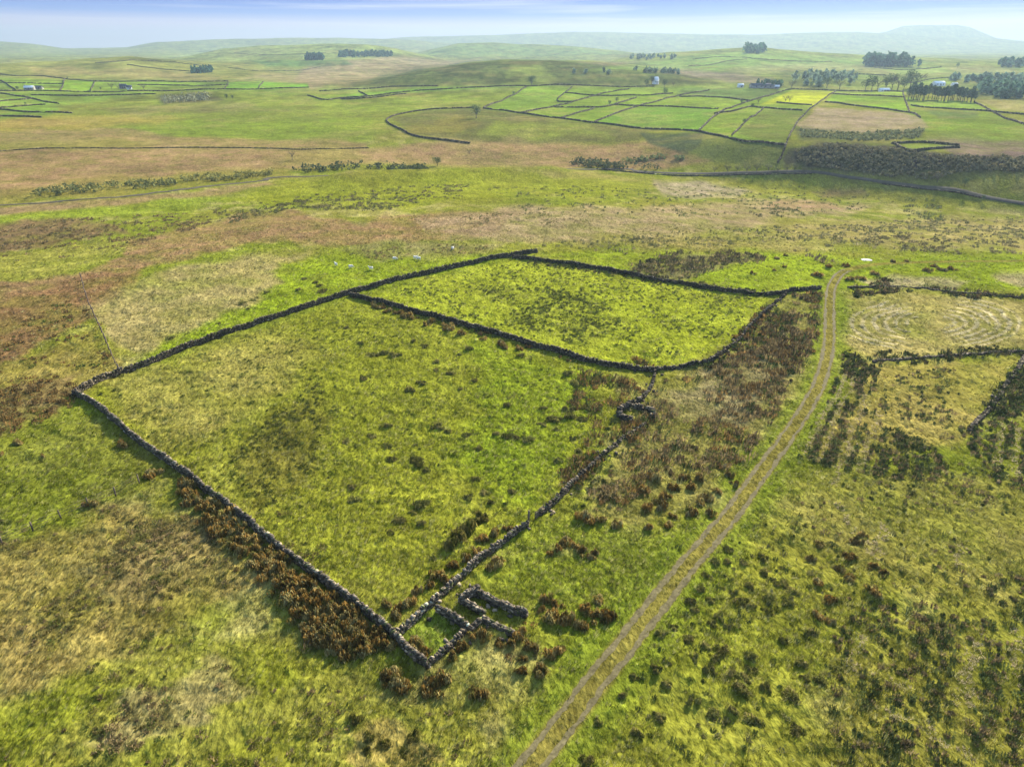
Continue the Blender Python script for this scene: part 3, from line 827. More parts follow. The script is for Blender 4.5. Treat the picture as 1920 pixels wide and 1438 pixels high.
# stone hollow at the junction
def hollow():
    x, y = unproject([1192], [778]); x = x[0]; y = y[0]
    g = float(height(x, y)[0])
    a = np.linspace(-.4, 4.3, 15)
    pts = np.c_[x + 2.6 * np.cos(a), y + 2.2 * np.sin(a)]
    wall('stone_sheepfold', pts, 'small dark horseshoe of tumbled stones beside the junction of the fields', 'sheepfold', h=.85, w=.7, ruin=.4, seed=40, world=True, tone=.75)
hollow()
FAR_WALLS = [
    ([(-60, 291), (0, 284), (83, 279), (300, 278), (500, 279), (567, 281), (690, 278)], 'long dark wall crossing the brown moor on the left, beyond the road'),
    ([(888, 203), (807, 206), (750, 215), (726, 225), (731, 234), (763, 250), (783, 257), (827, 263), (880, 270)], 'curving dark wall looping round the rough patch below the lone tree'),
    ([(907, 204), (977, 213), (1053, 223), (1113, 231), (1220, 243), (1282, 245)], 'wall along the lower edge of the green field network, right of the lone tree'),
    ([(1282, 245), (1313, 248), (1380, 263), (1430, 268), (1473, 273)], 'dark wall along the top of the shaded valley bank'),
    ([(577, 180), (610, 188), (640, 185), (707, 180), (780, 171), (907, 164), (987, 162), (1073, 160), (1140, 163), (1227, 163)], 'long wall at the foot of the central rough hill'),
    ([(600, 172), (660, 168), (740, 163), (820, 162)], 'upper wall of the strip field left of the central hill'),
    ([(672, 172), (688, 180)], 'tiny cross wall in the strip field left of the central hill'),
    ([(987, 164), (960, 180), (935, 192), (907, 203)], 'wall slanting from the hillfoot tree down to the lone tree'),
    ([(977, 213), (1040, 200), (1073, 192), (1123, 178), (1180, 168)], 'wall slanting up through the middle of the green fields'),
    ([(1073, 163), (1045, 188), (1073, 192)], 'bent wall closing the left end of two small green fields'),
    ([(1062, 175), (1120, 180), (1207, 180), (1260, 176)], 'level wall between the two rows of small green fields'),
    ([(1040, 202), (1090, 202), (1140, 200), (1193, 184)], 'thin wall with two bushes crossing the green fields'),
    ([(1053, 222), (1085, 212), (1115, 203)], 'short slanting wall in the lower left of the green fields'),
    ([(1115, 230), (1187, 203), (1273, 180), (1330, 170)], 'thick hedge wall rising diagonally left of the large green field'),
    ([(1153, 197), (1215, 200), (1280, 202), (1345, 205)], 'wall along the top of the large green field'),
    ([(1310, 246), (1347, 214), (1390, 196), (1430, 183), (1467, 172), (1487, 168)], 'long diagonal wall from the valley bank up to the yellow field'),
    ([(1275, 182), (1340, 183), (1407, 190)], 'wall under the dark green rough field'),
    ([(1372, 255), (1397, 230), (1432, 204)], 'slanting wall with a small tree beside the dark green field'),
    ([(1340, 214), (1380, 208), (1407, 201), (1430, 203), (1503, 208)], 'wall under the narrow green field below the yellow one'),
    ([(1457, 193), (1520, 198)], 'short wall at the lower edge of the yellow field'),
    ([(1567, 172), (1523, 202), (1493, 233), (1473, 273), (1458, 306)], 'long wall running from the yellow field down to the valley floor'),
    ([(1487, 168), (1567, 171), (1630, 172), (1693, 173)], 'level wall along the top of the yellow and vivid green fields'),
    ([(1563, 177), (1630, 180), (1693, 183)], 'level wall between the two vivid green fields'),
    ([(1692, 172), (1695, 184), (1705, 211)], 'short wall at the right end of the vivid green fields'),
    ([(1547, 192), (1620, 201), (1703, 212), (1725, 221)], 'wall between the vivid green field and the brown bracken'),
    ([(1710, 199), (1780, 205), (1850, 209)], 'wall under the field in front of the conifer row'),
    ([(1826, 192), (1873, 217), (1930, 238)], 'wall running down to the right edge from the conifer row'),
    ([(1673, 270), (1707, 284), (1797, 278)], 'angled wall of the small enclosure on the brown slope'),
    ([(1673, 270), (1730, 268), (1797, 274)], 'upper wall of the small enclosure on the brown slope'),
    ([(-40, 137), (0, 140), (117, 148), (180, 153), (300, 153), (427, 153)], 'long wall along the top of the far left fields'),
    ([(-40, 171), (117, 172), (260, 171), (333, 171), (420, 168), (577, 165)], 'long wall along the bottom of the far left fields, by the farms'),
    ([(122, 149), (113, 170)], 'short wall at the left side of the brightest far left field'),
    ([(178, 154), (170, 171)], 'short wall at the right side of the brightest far left field'),
    ([(428, 155), (422, 167)], 'short wall at the left end of the two bright fields left of centre'),
    ([(494, 154), (485, 166)], 'short wall between the two bright fields left of centre'),
    ([(0, 176), (50, 183), (110, 195)], 'thick slanting wall at the far left below the farm'),
    ([(-40, 198), (0, 191), (60, 186)], 'faint wall at the left edge below the thick slanting wall'),
    ([(0, 203), (40, 200), (83, 197)], 'second faint wall at the left edge below the thick slanting wall'),
    ([(0, 206), (60, 211), (133, 213)], 'third faint wall at the left edge, sloping down to the right'),
    ([(-40, 219), (0, 219), (77, 221)], 'lowest wall at the left edge, above the brown moor'),
    ([(60, 179), (180, 180), (290, 177)], 'level wall below the left farms'),
    ([(640, 187), (700, 184), (760, 177)], 'lower wall of the strip field left of the central hill'),
    ([(1120, 318), (1200, 325), (1300, 330), (1400, 328), (1520, 326)], 'dark wall on the near side of the valley road'),
    ([(1655, 346), (1720, 354), (1790, 361), (1840, 372)], 'wall along the bending road at the right'),
    ([(240, 122), (300, 130), (360, 135)], 'faint wall over the green hill left of the small plantation'),
    ([(1640, 128), (1700, 132), (1765, 126)], 'thin wall round a pale green field below the right plantation'),
    ([(1540, 142), (1600, 140), (1660, 142)], 'thin wall beside the far valley trees, right of the wooded hill'),
    ([(1690, 160), (1740, 150), (1800, 147)], 'thin slanting wall above the conifer belt'),
    ([(1850, 209), (1900, 214), (1960, 219)], 'thin wall running level to the right edge past the conifer row'),
    ([(430, 128), (520, 134), (600, 126)], 'faint wall across the tawny plain left of the central hill'),
    ([(180, 119), (300, 116), (380, 124)], 'faint wall near the crest of the left green hill'),
    ([(260, 160), (345, 161), (427, 160)], 'faint wall splitting the strip fields right of the second farm'),
    ([(0, 156), (60, 157), (118, 158)], 'faint wall splitting the left edge fields above the first farm'),
    ([(30, 170), (12, 157), (0, 152)], 'short slanting wall left of the first farm'),
    ([(440, 100), (520, 104), (610, 100)], 'faint wall over the far pale hill by the small plantation'),
    ([(1300, 112), (1380, 108), (1450, 113), (1560, 116)], 'faint wall across the wooded green hill'),
    ([(1290, 125), (1350, 118), (1400, 112)], 'faint slanting wall on the near side of the wooded hill'),
]
for i, (pts, lab) in enumerate(FAR_WALLS):
    wall('dry_stone_wall', pts, lab, h=(.5 if 'road' in lab else 1.1), w=.55, seed=50 + i, tone=.7, ruin=.22, minz=.35, group='field walls across the dale')
# low overgrown banks on the right
for i, (pts, lab) in enumerate([
    ([(1592, 541), (1650, 537), (1720, 540), (1800, 549), (1880, 557), (1940, 560)], 'low overgrown stone bank behind the field of pale rings'),
    ([(1640, 680), (1700, 674), (1760, 669), (1850, 664), (1925, 660)], 'low overgrown stone bank in front of the field of pale rings'),
    ([(1925, 662), (1895, 710), (1860, 760), (1818, 808)], 'low overgrown stone bank running down the right edge')]):
    wall('overgrown_bank', pts, lab, 'stone bank', h=.28, w=.6, ruin=.25, seed=110 + i, tone=.6, coping=False)

# ------------------------------------------------------------------ fences, gate, post
def tube_box(p, q, w, d=None):
    p = np.asarray(p, float); q = np.asarray(q, float); d = d or w
    a = q - p; a /= np.linalg.norm(a)
    u = np.cross(a, [0, 0, 1.0]); u = u / np.linalg.norm(u) if np.linalg.norm(u) > 1e-6 else np.array([1.0, 0, 0])
    v = np.cross(a, u)
    c = [p + sx * u * w / 2 + sy * v * d / 2 for sx, sy in ((-1, -1), (1, -1), (1, 1), (-1, 1))] + [q + sx * u * w / 2 * .9 + sy * v * d / 2 * .9 for sx, sy in ((-1, -1), (1, -1), (1, 1), (-1, 1))]
    return np.array(c), _CF
def boxes(lst):
    V = []; Fc = []; k = 0
    for a in lst:
        v, f = tube_box(*a); V.append(v); Fc.append(f + k); k += 8
    return np.vstack(V), np.vstack(Fc)
def fence(pts, label, spacing, hp=1.25, thick=.12):
    P = px_path(pts, spacing)
    c = P.mean(0); g = height(P[:, 0], P[:, 1])
    root = empty('post_and_wire_fence', (c[0], c[1], g.mean()))
    off = np.array([c[0], c[1], g.mean()])
    tops = []
    for i, (p, gz) in enumerate(zip(P, g)):
        l = rng.normal(0, .05, 2)
        a = np.array([p[0], p[1], gz - .2]); b = np.array([p[0] + l[0], p[1] + l[1], gz + hp * rng.uniform(.9, 1.1)])
        v, f = tube_box(a, b, thick * rng.uniform(.9, 1.3))
        mk('post', v - off, f, M_WOOD, root)
        tops.append(b)
    L = []
    for a, b in zip(tops[:-1], tops[1:]):
        for k in (.92, .62, .32):
            L.append((a - [0, 0, hp * (1 - k)], b - [0, 0, hp * (1 - k)], .03))
    v, f = boxes(L)
    mk('wire', v - off, f, M_WOOD, root)
    return tag(root, label, 'fence')
fence([(-60, 1040), (19, 1014), (61, 997), (99, 980), (135, 961), (205, 935), (228, 925), (262, 908)], 'old post and wire fence crossing the rough grass left of the long wall', 3.1)
fence([(152, 520), (165, 565), (182, 603), (198, 640), (208, 664), (222, 692)], 'pale post and wire fence running from the brown moor to the back wall', 3.4, 1.2, .16)

def gate():
    x, y = unproject([991, 1003, 1019], [984, 979, 961])
    g = height(x, y)
    h = np.array([x[1], y[1], g[1]]); e = np.array([x[2], y[2], g[2]])
    v, f = tube_box([x[0], y[0], g[0] - .3], [x[0] + .03, y[0], g[0] + 1.75], .24)
    tag(mk('gate_post', v, f, M_WOOD), 'tall weathered gatepost at the end of the low wall', 'gate post')
    root = empty('field_gate', h)
    a = e - h; L = np.linalg.norm(a[:2]); a = a / L
    up = np.array([0, 0, 1.0]); o = np.zeros(3)
    for k in range(5):
        zz = .22 + k * .23
        v, f = tube_box(o + up * zz + a * .02, o + a * (L - .02) + up * zz, .04, .09)
        mk('rail', v, f, M_WOOD, root)
    for s_ in (0.0, L):
        v, f = tube_box(o + a * s_ + up * .1, o + a * s_ + up * 1.3, .09)
        mk('stile', v, f, M_WOOD, root)
    v, f = tube_box(o + up * .24 + a * .1 + np.array([-a[1], a[0], 0]) * .05, o + a * (L - .1) + up * 1.1 + np.array([-a[1], a[0], 0]) * .05, .03, .08)
    mk('brace', v, f, M_WOOD, root)
    tag(root, 'narrow wooden field gate filling the gap between the two broken walls', 'gate')
gate()
def puddle():
    x, y = unproject([1625], [488]); n = 26
    a = np.linspace(0, 2 * math.pi, n, endpoint=False)
    r = 1 + .25 * fbm(np.cos(a) * 1.5, np.sin(a) * 1.5, 2, 5)
    px = x[0] + 1.3 * r * np.cos(a); py = y[0] + 1.2 * r * np.sin(a)
    gz = float(height(x, y).max()) + .16
    m, nt, out = node_mat('still_water')
    b = N(nt, 'ShaderNodeBsdfPrincipled'); b.inputs['Base Color'].default_value = (.07, .07, .06, 1); b.inputs['Roughness'].default_value = .1; b.inputs['Specular IOR Level'].default_value = .15
    nt.links.new(b.outputs[0], out.inputs['Surface'])
    v = np.r_[np.c_[px, py, np.full(n, gz)], [[x[0], y[0], gz]]]
    f = [(i, (i + 1) % n, n) for i in range(n)]
    tag(mk('puddle', v, f, m), 'bright puddle on the bend at the far end of the track', 'puddle', kind='structure')
puddle()

# ------------------------------------------------------------------ grass and rushes
def clump_arrays(pos, rad, hgt, col, K, width, droop=.35, comb=(.0, .0), segs=2, spread=.4):
    """pos (N,3): N clumps of K arching stems each"""
    n = len(pos)
    phi = rng.uniform(0, 2 * math.pi, (n, K)); rr = np.sqrt(rng.random((n, K)))
    rad = np.broadcast_to(np.asarray(rad, float), (n,))[:, None]; hgt = np.broadcast_to(np.asarray(hgt, float), (n,))[:, None]
    ux, uy = np.cos(phi), np.sin(phi)
    bx = pos[:, 0, None] + ux * rr * rad * spread; by = pos[:, 1, None] + uy * rr * rad * spread
    bz = np.repeat(pos[:, 2, None], K, 1) - .03
    ln = rng.uniform(.65, 1.15, (n, K))
    out = rr * rng.uniform(.7, 1.15, (n, K)) * rad
    hz = hgt * ln * (1 - .45 * rr * rr)
    cx, cy = comb
    tx = bx + ux * out * (1 - spread) + cx * hgt; ty = by + uy * out * (1 - spread) + cy * hgt
    pw = phi + math.pi / 2 + rng.normal(0, .9, (n, K))
    wx = np.cos(pw) * width / 2 * rng.uniform(.7, 1.3, (n, K)); wy = np.sin(pw) * width / 2 * rng.uniform(.7, 1.3, (n, K))
    shade = rng.uniform(.72, 1.28, (n, K))
    c = np.broadcast_to(np.asarray(col, float), (n, 3))[:, None, :] * shade[..., None]
    if segs == 1:
        v = np.stack([np.stack([bx - wx, by - wy, bz], -1), np.stack([bx + wx, by + wy, bz], -1), np.stack([tx, ty, bz + hz], -1)], 2).reshape(-1, 3)
        f = np.arange(len(v)).reshape(-1, 3)
        return v, f, np.repeat(c.reshape(-1, 3), 3, 0)
    mx = bx * .45 + tx * .55; my = by * .45 + ty * .55
    mz = bz + hz; tz = bz + hz * (1 - droop * (.4 + rr))
    v = np.stack([np.stack([bx - wx, by - wy, bz], -1), np.stack([bx + wx, by + wy, bz], -1),
                  np.stack([mx - wx, my - wy, mz], -1), np.stack([mx + wx, my + wy, mz], -1), np.stack([tx, ty, tz], -1)], 2).reshape(-1, 3)
    b = (np.arange(n * K) * 5)[:, None]
    f = np.concatenate([b + [0, 1, 3], b + [0, 3, 2], b + [2, 3, 4]], 1).reshape(-1, 3)
    return v, f, np.repeat(c.reshape(-1, 3), 5, 0)
def inpoly(px, py, P):
    return poly_sd(px, py, np.asarray(P, float)) > 0
WALL_PATHS = [W1P, W2P, W3P]

# short grass over the near slopes
def scatter_grass():
    V = []; Fc = []; Cc = []; k = 0
    #  ring, density per m2, blades, blade width, height, radius
    for r0, r1, dens, K, wd, hg, rd in ((34, 62, 11, 8, .06, .32, .29), (62, 100, 6, 7, .085, .35, .36), (100, 160, 2.0, 6, .13, .35, .42), (160, 250, .75, 5, .2, .36, .5)):
        A = math.radians(100) / 2 * (r1 ** 2 - r0 ** 2)
        n = int(A * dens)
        th = np.deg2rad(rng.uniform(-50, 50, n)); d = np.sqrt(rng.uniform(r0 ** 2, r1 ** 2, n))
        x, y = d * np.sin(th), d * np.cos(th)
        g0 = h_smooth(x, y)
        px, py, _ = project(x, y, g0)
        ok = (px > -60) & (px < 1980) & (py < 1500)
        # clumpy: tussocks gather, short turf between
        nz_ = fbm(x / 2.2, y / 2.2, 3, 401) + .6 * fbm(x / 14, y / 14, 3, 402)
        ok &= rng.random(n) < sstep(-.55, .35, nz_) * .9 + .1
        ok &= seg_dist(x, y, _TC) > np.where(rng.random(n) < .35, 0.0, 1.5)
        x, y = x[ok], y[ok]
        td = seg_dist(x, y, _TC)
        keep = (np.abs(td - .84) > rng.uniform(.0, .36, len(td)))
        x, y, td = x[keep], y[keep], td[keep]
        z = height(x, y)
        c = cover(x, y, z)
        m = len(x)
        # bleached tips and greener young blades
        t = rng.random(m)[:, None]
        straw = lin((214, 204, 132)) * KALB; grn = lin((146, 160, 36)) * KALB
        w = (sstep(.5, 1.0, t) * .85)
        c = c * (1 - w) + straw * w
        w = (sstep(.3, 0.0, t) * .5)
        c = c * (1 - w) + grn * w
        c = c * rng.uniform(.62, 1.85, m)[:, None]
        s = rng.lognormal(0, .28, m) * np.where(td < 1.6, .7, 1)
        v, f, cc = clump_arrays(np.c_[x, y, z], rd * s, hg * s, c, K, wd, comb=(.45, .30), segs=1)
        V.append(v); Fc.append(f + k); Cc.append(cc); k += len(v)
    o = mk('grass', np.vstack(V), np.vstack(Fc), M_BLADE, col=np.vstack(Cc))
    tag(o, 'wind-combed tussocky grass covering the near fields', 'grass', kind='stuff')
scatter_grass()

BROWN, RUST, OLIVE, DKGR, PALE = (138, 104, 58), (134, 108, 66), (104, 106, 48), (82, 88, 46), (178, 158, 108)
def rush_proto(kind, seed):
    cols = {'brown': ((196, 152, 84), (190, 136, 66), (150, 130, 66), (212, 178, 112), (124, 94, 50)), 'dark': ((158, 158, 78), (140, 142, 72), (180, 172, 94), (188, 172, 110), (122, 124, 66)), 'olive': ((134, 134, 58), (148, 142, 66), (108, 112, 54), (172, 158, 88))}[kind]
    m = rng.integers(5, 10)
    a = rng.uniform(0, 6.28, m); r_ = np.sqrt(rng.random(m)) * .62
    pos = np.c_[r_ * np.cos(a), r_ * np.sin(a), np.zeros(m)]
    K = 380 // m
    hh = rng.uniform(.5, 1.15, m) * (.9 if kind != 'dark' else .5)
    v, f, c = clump_arrays(pos, rng.uniform(.26, .58, m), hh, np.ones((m, 3)), K, .06, droop=.6, comb=(.28, .18), spread=.62)
    pal = np.array([lin((q[0] * .96, q[1] * 1.05, q[2] * 1.08) if kind == 'brown' else q) for q in cols]) * KALB * 1.5
    pick = np.repeat(pal[rng.integers(0, len(pal), m)], K, 0)
    other = pal[rng.integers(0, len(pal), m * K)]
    pick = np.where(rng.random((m * K, 1)) < .55, pick, other)
    c = c * np.repeat(pick, 5, 0)
    return mk('rush_tussock', v, f, M_RUSH, col=c, link=False).data
PROTO = {k: [rush_proto(k, i) for i in range(6)] for k in ('brown', 'dark', 'olive')}
NUM = ['leftmost', 'second', 'third', 'fourth', 'fifth', 'sixth', 'seventh', 'eighth', 'ninth', 'tenth', 'eleventh', 'twelfth', 'thirteenth', 'fourteenth', 'fifteenth', 'sixteenth', 'seventeenth', 'eighteenth', 'nineteenth', 'twentieth']
COUNT = [0]
def put_rush(px, py, size, kind, label, group, hs=1.0):
    """size: width in photo pixels"""
    x, y = unproject([px], [py])
    x = x[0]; y = y[0]; z = float(height(x, y)[0])
    dep = y * cp - (z - CAM_Z) * sp
    r_ = size * dep / F / 2 * 1.05
    o = bpy.data.objects.new('rush_tussock', random.choice(PROTO[kind]))
    COL.objects.link(o)
    o.location = (x, y, z); o.rotation_euler = (random.uniform(-.06, .06), random.uniform(-.06, .06), random.uniform(0, 6.28))
    o.scale = (r_ * random.uniform(.9, 1.15), r_ * random.uniform(.8, 1.1), min(1.25, r_ ** .6 * .95) * hs * random.uniform(.85, 1.15))
    tag(o, label, 'rush clump', group)
    COUNT[0] += 1
    return o
def rush_zone(lst, kind, desc, group, hs=1.0):
    lst = sorted(lst)
    big = max(range(len(lst)), key=lambda i: lst[i][2])
    for i, (px, py, s) in enumerate(lst):
        pos = NUM[i] if i < len(lst) - 1 or len(lst) < 3 else 'rightmost'
        put_rush(px, py + s * .12, s, kind, f'{pos}{" from the left" if pos not in ("leftmost", "rightmost") else ""} of the {desc}', group, hs)
Z = rush_zone
Z([(728, 1272, 50), (754, 1280, 50), (742, 1262, 40), (798, 1296, 40), (832, 1280, 62), (808, 1272, 44), (894, 1297, 52)], 'brown', 'broad brown rush tussocks below the nearest wall corner', 'rushes below the wall corner', 1.1)
Z([(1009, 1262, 40), (978, 1260, 30), (1040, 1223, 46), (996, 1215, 40), (978, 1233, 30), (957, 1210, 28), (936, 1202, 28), (907, 1192, 36), (887, 1189, 30), (866, 1210, 34), (848, 1231, 30), (978, 1189, 36)], 'brown', 'brown rush tussocks straggling below the ruin', 'rushes below the ruin')
Z([(1030, 1153, 42), (1027, 1121, 36), (1045, 1127, 30), (1069, 1160, 42), (1090, 1168, 34), (1100, 1140, 36), (1126, 1121, 34), (1142, 1153, 46), (1121, 1153, 40), (1053, 1160, 36), (1012, 1140, 28)], 'brown', 'brown rush tussocks between the ruin and the track', 'rushes beside the ruin')
Z([(772, 1210, 46), (792, 1222, 36)], 'brown', 'two brown rush tussocks inside the small pen', 'rushes in the pen')
Z([(931, 1054, 36), (923, 1064, 30)], 'brown', 'two brown rush tussocks tight against the low wall', 'rushes against the low wall')
Z([(1066, 1010, 26), (1058, 1020, 26), (1079, 1022, 30), (1095, 1035, 30), (1118, 1041, 24), (1045, 1028, 24), (1033, 1036, 20), (1105, 1046, 22)], 'brown', 'slanting row of brown rushes below the gateway', 'rushes below the gateway')
Z([(1108, 974, 34), (1092, 970, 30), (1124, 972, 26), (1160, 982, 32), (1212, 988, 24), (1255, 985, 24), (1262, 968, 22)], 'brown', 'level row of brown rushes right of the gateway', 'rushes right of the gateway')
Z([(1291, 956, 36), (1325, 934, 36), (1344, 920, 24), (1316, 942, 30), (1333, 962, 30), (1233, 945, 42), (1216, 952, 32), (1247, 928, 32), (1369, 892, 24), (1375, 908, 24), (1286, 895, 32), (1311, 898, 30), (1297, 912, 24), (1205, 918, 30), (1225, 898, 34), (1262, 912, 28)], 'brown', 'rusty tussocks left of the track bend', 'rushes left of the track')
Z([(816, 1075, 40), (838, 1082, 36), (850, 1060, 30), (870, 1045, 32), (905, 1008, 34), (925, 1000, 28), (893, 1032, 30), (785, 1108, 34), (802, 1095, 32), (765, 1128, 34), (740, 1150, 34), (752, 1140, 30), (726, 1128, 26), (950, 990, 26)], 'brown', 'brown tussocks behind the low wall', 'rushes behind the low wall')
Z([(876, 992, 46), (858, 1005, 40), (890, 975, 32), (846, 1024, 34), (905, 968, 28)], 'olive', 'olive rush tussocks massed behind the low wall', 'olive rushes behind the low wall', 1.1)
Z([(678, 641, 18), (776, 637, 16), (796, 648, 22), (699, 662, 28), (744, 665, 30), (880, 653, 20), (862, 662, 14), (819, 675, 20), (819, 693, 18), (845, 700, 24), (890, 714, 20), (789, 715, 25), (769, 731, 26), (864, 728, 12), (682, 707, 20), (720, 657, 24), (650, 612, 18)], 'dark', 'dark tussocks near the lower field top', 'dark rushes in the field top')
Z([(977, 667, 24), (1062, 700, 24), (1076, 717, 30), (1088, 738, 30), (1019, 766, 22), (1015, 790, 26), (1043, 780, 30), (1071, 766, 36), (1088, 782, 30), (1043, 804, 16), (1071, 821, 24), (1085, 846, 22), (1047, 860, 26), (1066, 778, 26), (1100, 765, 28), (1031, 784, 24)], 'dark', 'dark tussocks along the lower field right side', 'dark rushes at the field side')
Z([(953, 757, 24), (987, 823, 30), (949, 815, 26), (894, 837, 28), (873, 816, 24), (821, 799, 34), (842, 809, 20), (697, 815, 24), (727, 797, 24), (650, 825, 22), (779, 832, 18), (727, 835, 24), (776, 860, 36), (737, 858, 26), (800, 879, 26), (968, 818, 22), (786, 868, 28), (930, 812, 20)], 'dark', 'dark tussocks in the lower field middle', 'dark rushes mid field')
Z([(890, 900, 28), (880, 931, 26), (908, 922, 30), (918, 940, 20), (661, 933, 34), (786, 945, 38), (960, 915, 28), (749, 976, 32), (790, 981, 24), (733, 999, 20), (811, 1046, 22), (773, 958, 22), (660, 912, 22)], 'dark', 'dark tussocks near the lower field bottom', 'dark rushes low in the field')
Z([(1367, 1030, 26), (1342, 1052, 26), (1363, 1052, 22), (1394, 1052, 22), (1431, 1040, 28), (1432, 1073, 22), (1322, 1077, 18), (1315, 1099, 26), (1295, 1125, 34), (1332, 1120, 24), (1303, 1140, 26)], 'dark', 'dark green clumps closest to the track', 'dark clumps beside the track')
Z([(1373, 1110, 28), (1405, 1099, 26), (1391, 1127, 36), (1408, 1137, 28), (1439, 1123, 28), (1441, 1144, 26), (1469, 1092, 32), (1488, 1110, 28), (1474, 1130, 26), (1349, 1155, 32), (1368, 1172, 24), (1335, 1168, 26), (1455, 1092, 22)], 'dark', 'dark green clumps in the middle patch', 'dark clumps in the middle patch')
Z([(1533, 1020, 30), (1522, 1047, 28), (1609, 1016, 34), (1574, 1065, 30), (1536, 1092, 26), (1557, 1123, 40), (1637, 1103, 44), (1557, 1165, 30), (1533, 1151, 30), (1592, 1040, 30), (1618, 1000, 26), (1640, 1062, 28), (1660, 1075, 26), (1590, 1080, 26)], 'brown', 'brown green clumps on the pale ground', 'clumps on the pale ground', .7)
Z([(1519, 1182, 40), (1469, 1198, 24), (1502, 1241, 32), (1507, 1265, 26), (1484, 1304, 44), (1439, 1286, 32), (1412, 1349, 42), (1495, 1366, 40), (1573, 1255, 32), (1536, 1272, 32)], 'dark', 'round dark clumps standing apart', 'round clumps lower right')
Z([(1290, 1196, 34), (1322, 1210, 32), (1353, 1217, 42), (1335, 1252, 40), (1408, 1252, 42), (1384, 1290, 46), (1372, 1262, 34), (1300, 1235, 28), (1402, 1228, 32), (1340, 1232, 30), (1395, 1270, 34)], 'dark', 'dark clumps crowding the triangular patch', 'dark clumps in the triangular patch')
Z([(1229, 1252, 28), (1191, 1267, 28), (1251, 1281, 26), (1166, 1300, 28), (1121, 1349, 28), (1236, 1342, 34), (1194, 1376, 30), (1101, 1421, 38), (1243, 1189, 30), (1262, 1172, 22), (1296, 1307, 34), (1335, 1330, 30), (1372, 1331, 30)], 'dark', 'dark clumps beside the near track', 'dark clumps near the camera')
Z([(668, 1349, 34), (692, 1383, 30), (723, 1390, 26), (775, 1380, 34), (688, 1411, 26), (760, 1405, 30)], 'olive', 'pale olive tussocks at the bottom edge', 'pale tussocks at the bottom edge', .6)
Z([(230, 833, 34), (285, 888, 34), (296, 882, 26), (174, 942, 24), (160, 946, 18), (80, 855, 12), (36, 826, 22), (3, 853, 14)], 'brown', 'brown tussocks left of the long wall', 'tussocks left of the long wall')
Z([(455, 567, 18), (474, 561, 16), (482, 556, 12), (500, 547, 14), (465, 577, 10), (560, 543, 14), (410, 606, 12), (318, 632, 18), (590, 528, 16), (606, 545, 24), (570, 521, 14), (598, 535, 18)], 'dark', 'small dark tussocks behind the back wall', 'tussocks behind the back wall')
Z([(1530, 513, 28), (1455, 484, 14), (1473, 480, 12), (1412, 512, 14), (1452, 507, 10), (1472, 500, 10), (1555, 500, 18), (1585, 497, 20), (1590, 522, 26), (1612, 520, 24), (1640, 513, 24), (1740, 508, 22), (1765, 505, 26), (1785, 503, 20), (1752, 498, 18), (1675, 490, 14), (1700, 489, 14)], 'brown', 'dark brown clumps round the far track end', 'clumps at the end of the track', .8)
# strip of big brown rushes under the long wall: nothing tells these apart
def band(poly, n, s0, s1, kind, label, group, hs=1.0, mind=.5, seed=0):
    P = np.asarray(poly, float); r2 = np.random.default_rng(500 + seed)
    got = []
    tries = 0
    while len(got) < n and tries < 20000:
        tries += 1
        px = r2.uniform(P[:, 0].min(), P[:, 0].max()); py = r2.uniform(P[:, 1].min(), P[:, 1].max())
        if not inpoly(np.array([px]), np.array([py]), P)[0]:
            continue
        s = r2.uniform(s0, s1)
        if any((px - a) ** 2 + ((py - b) * 1.6) ** 2 < (mind * (s + q) / 2) ** 2 for a, b, q in got):
            continue
        got.append((px, py, s))
    for px, py, s in got:
        put_rush(px, py, s, kind, label, group, hs)
band([(330, 905), (360, 910), (440, 975), (520, 1040), (620, 1115), (722, 1192), (740, 1215), (705, 1225), (640, 1238), (590, 1212), (545, 1150), (500, 1085), (440, 1030), (370, 965)], 95, 28, 54, 'brown', 'one of the big brown rush tussocks packed along the long wall', 'brown rushes along the long wall', 1.05, .36, 1)
band([(655, 558), (720, 575), (790, 594), (850, 614), (960, 650), (1010, 664), (960, 655), (840, 622), (760, 600), (680, 575)], 22, 14, 24, 'brown', 'one of the rush tussocks packed along the wall dividing the two fields', 'rushes along the dividing wall', 1.0, .4, 2)
print('individual rushes', COUNT[0])

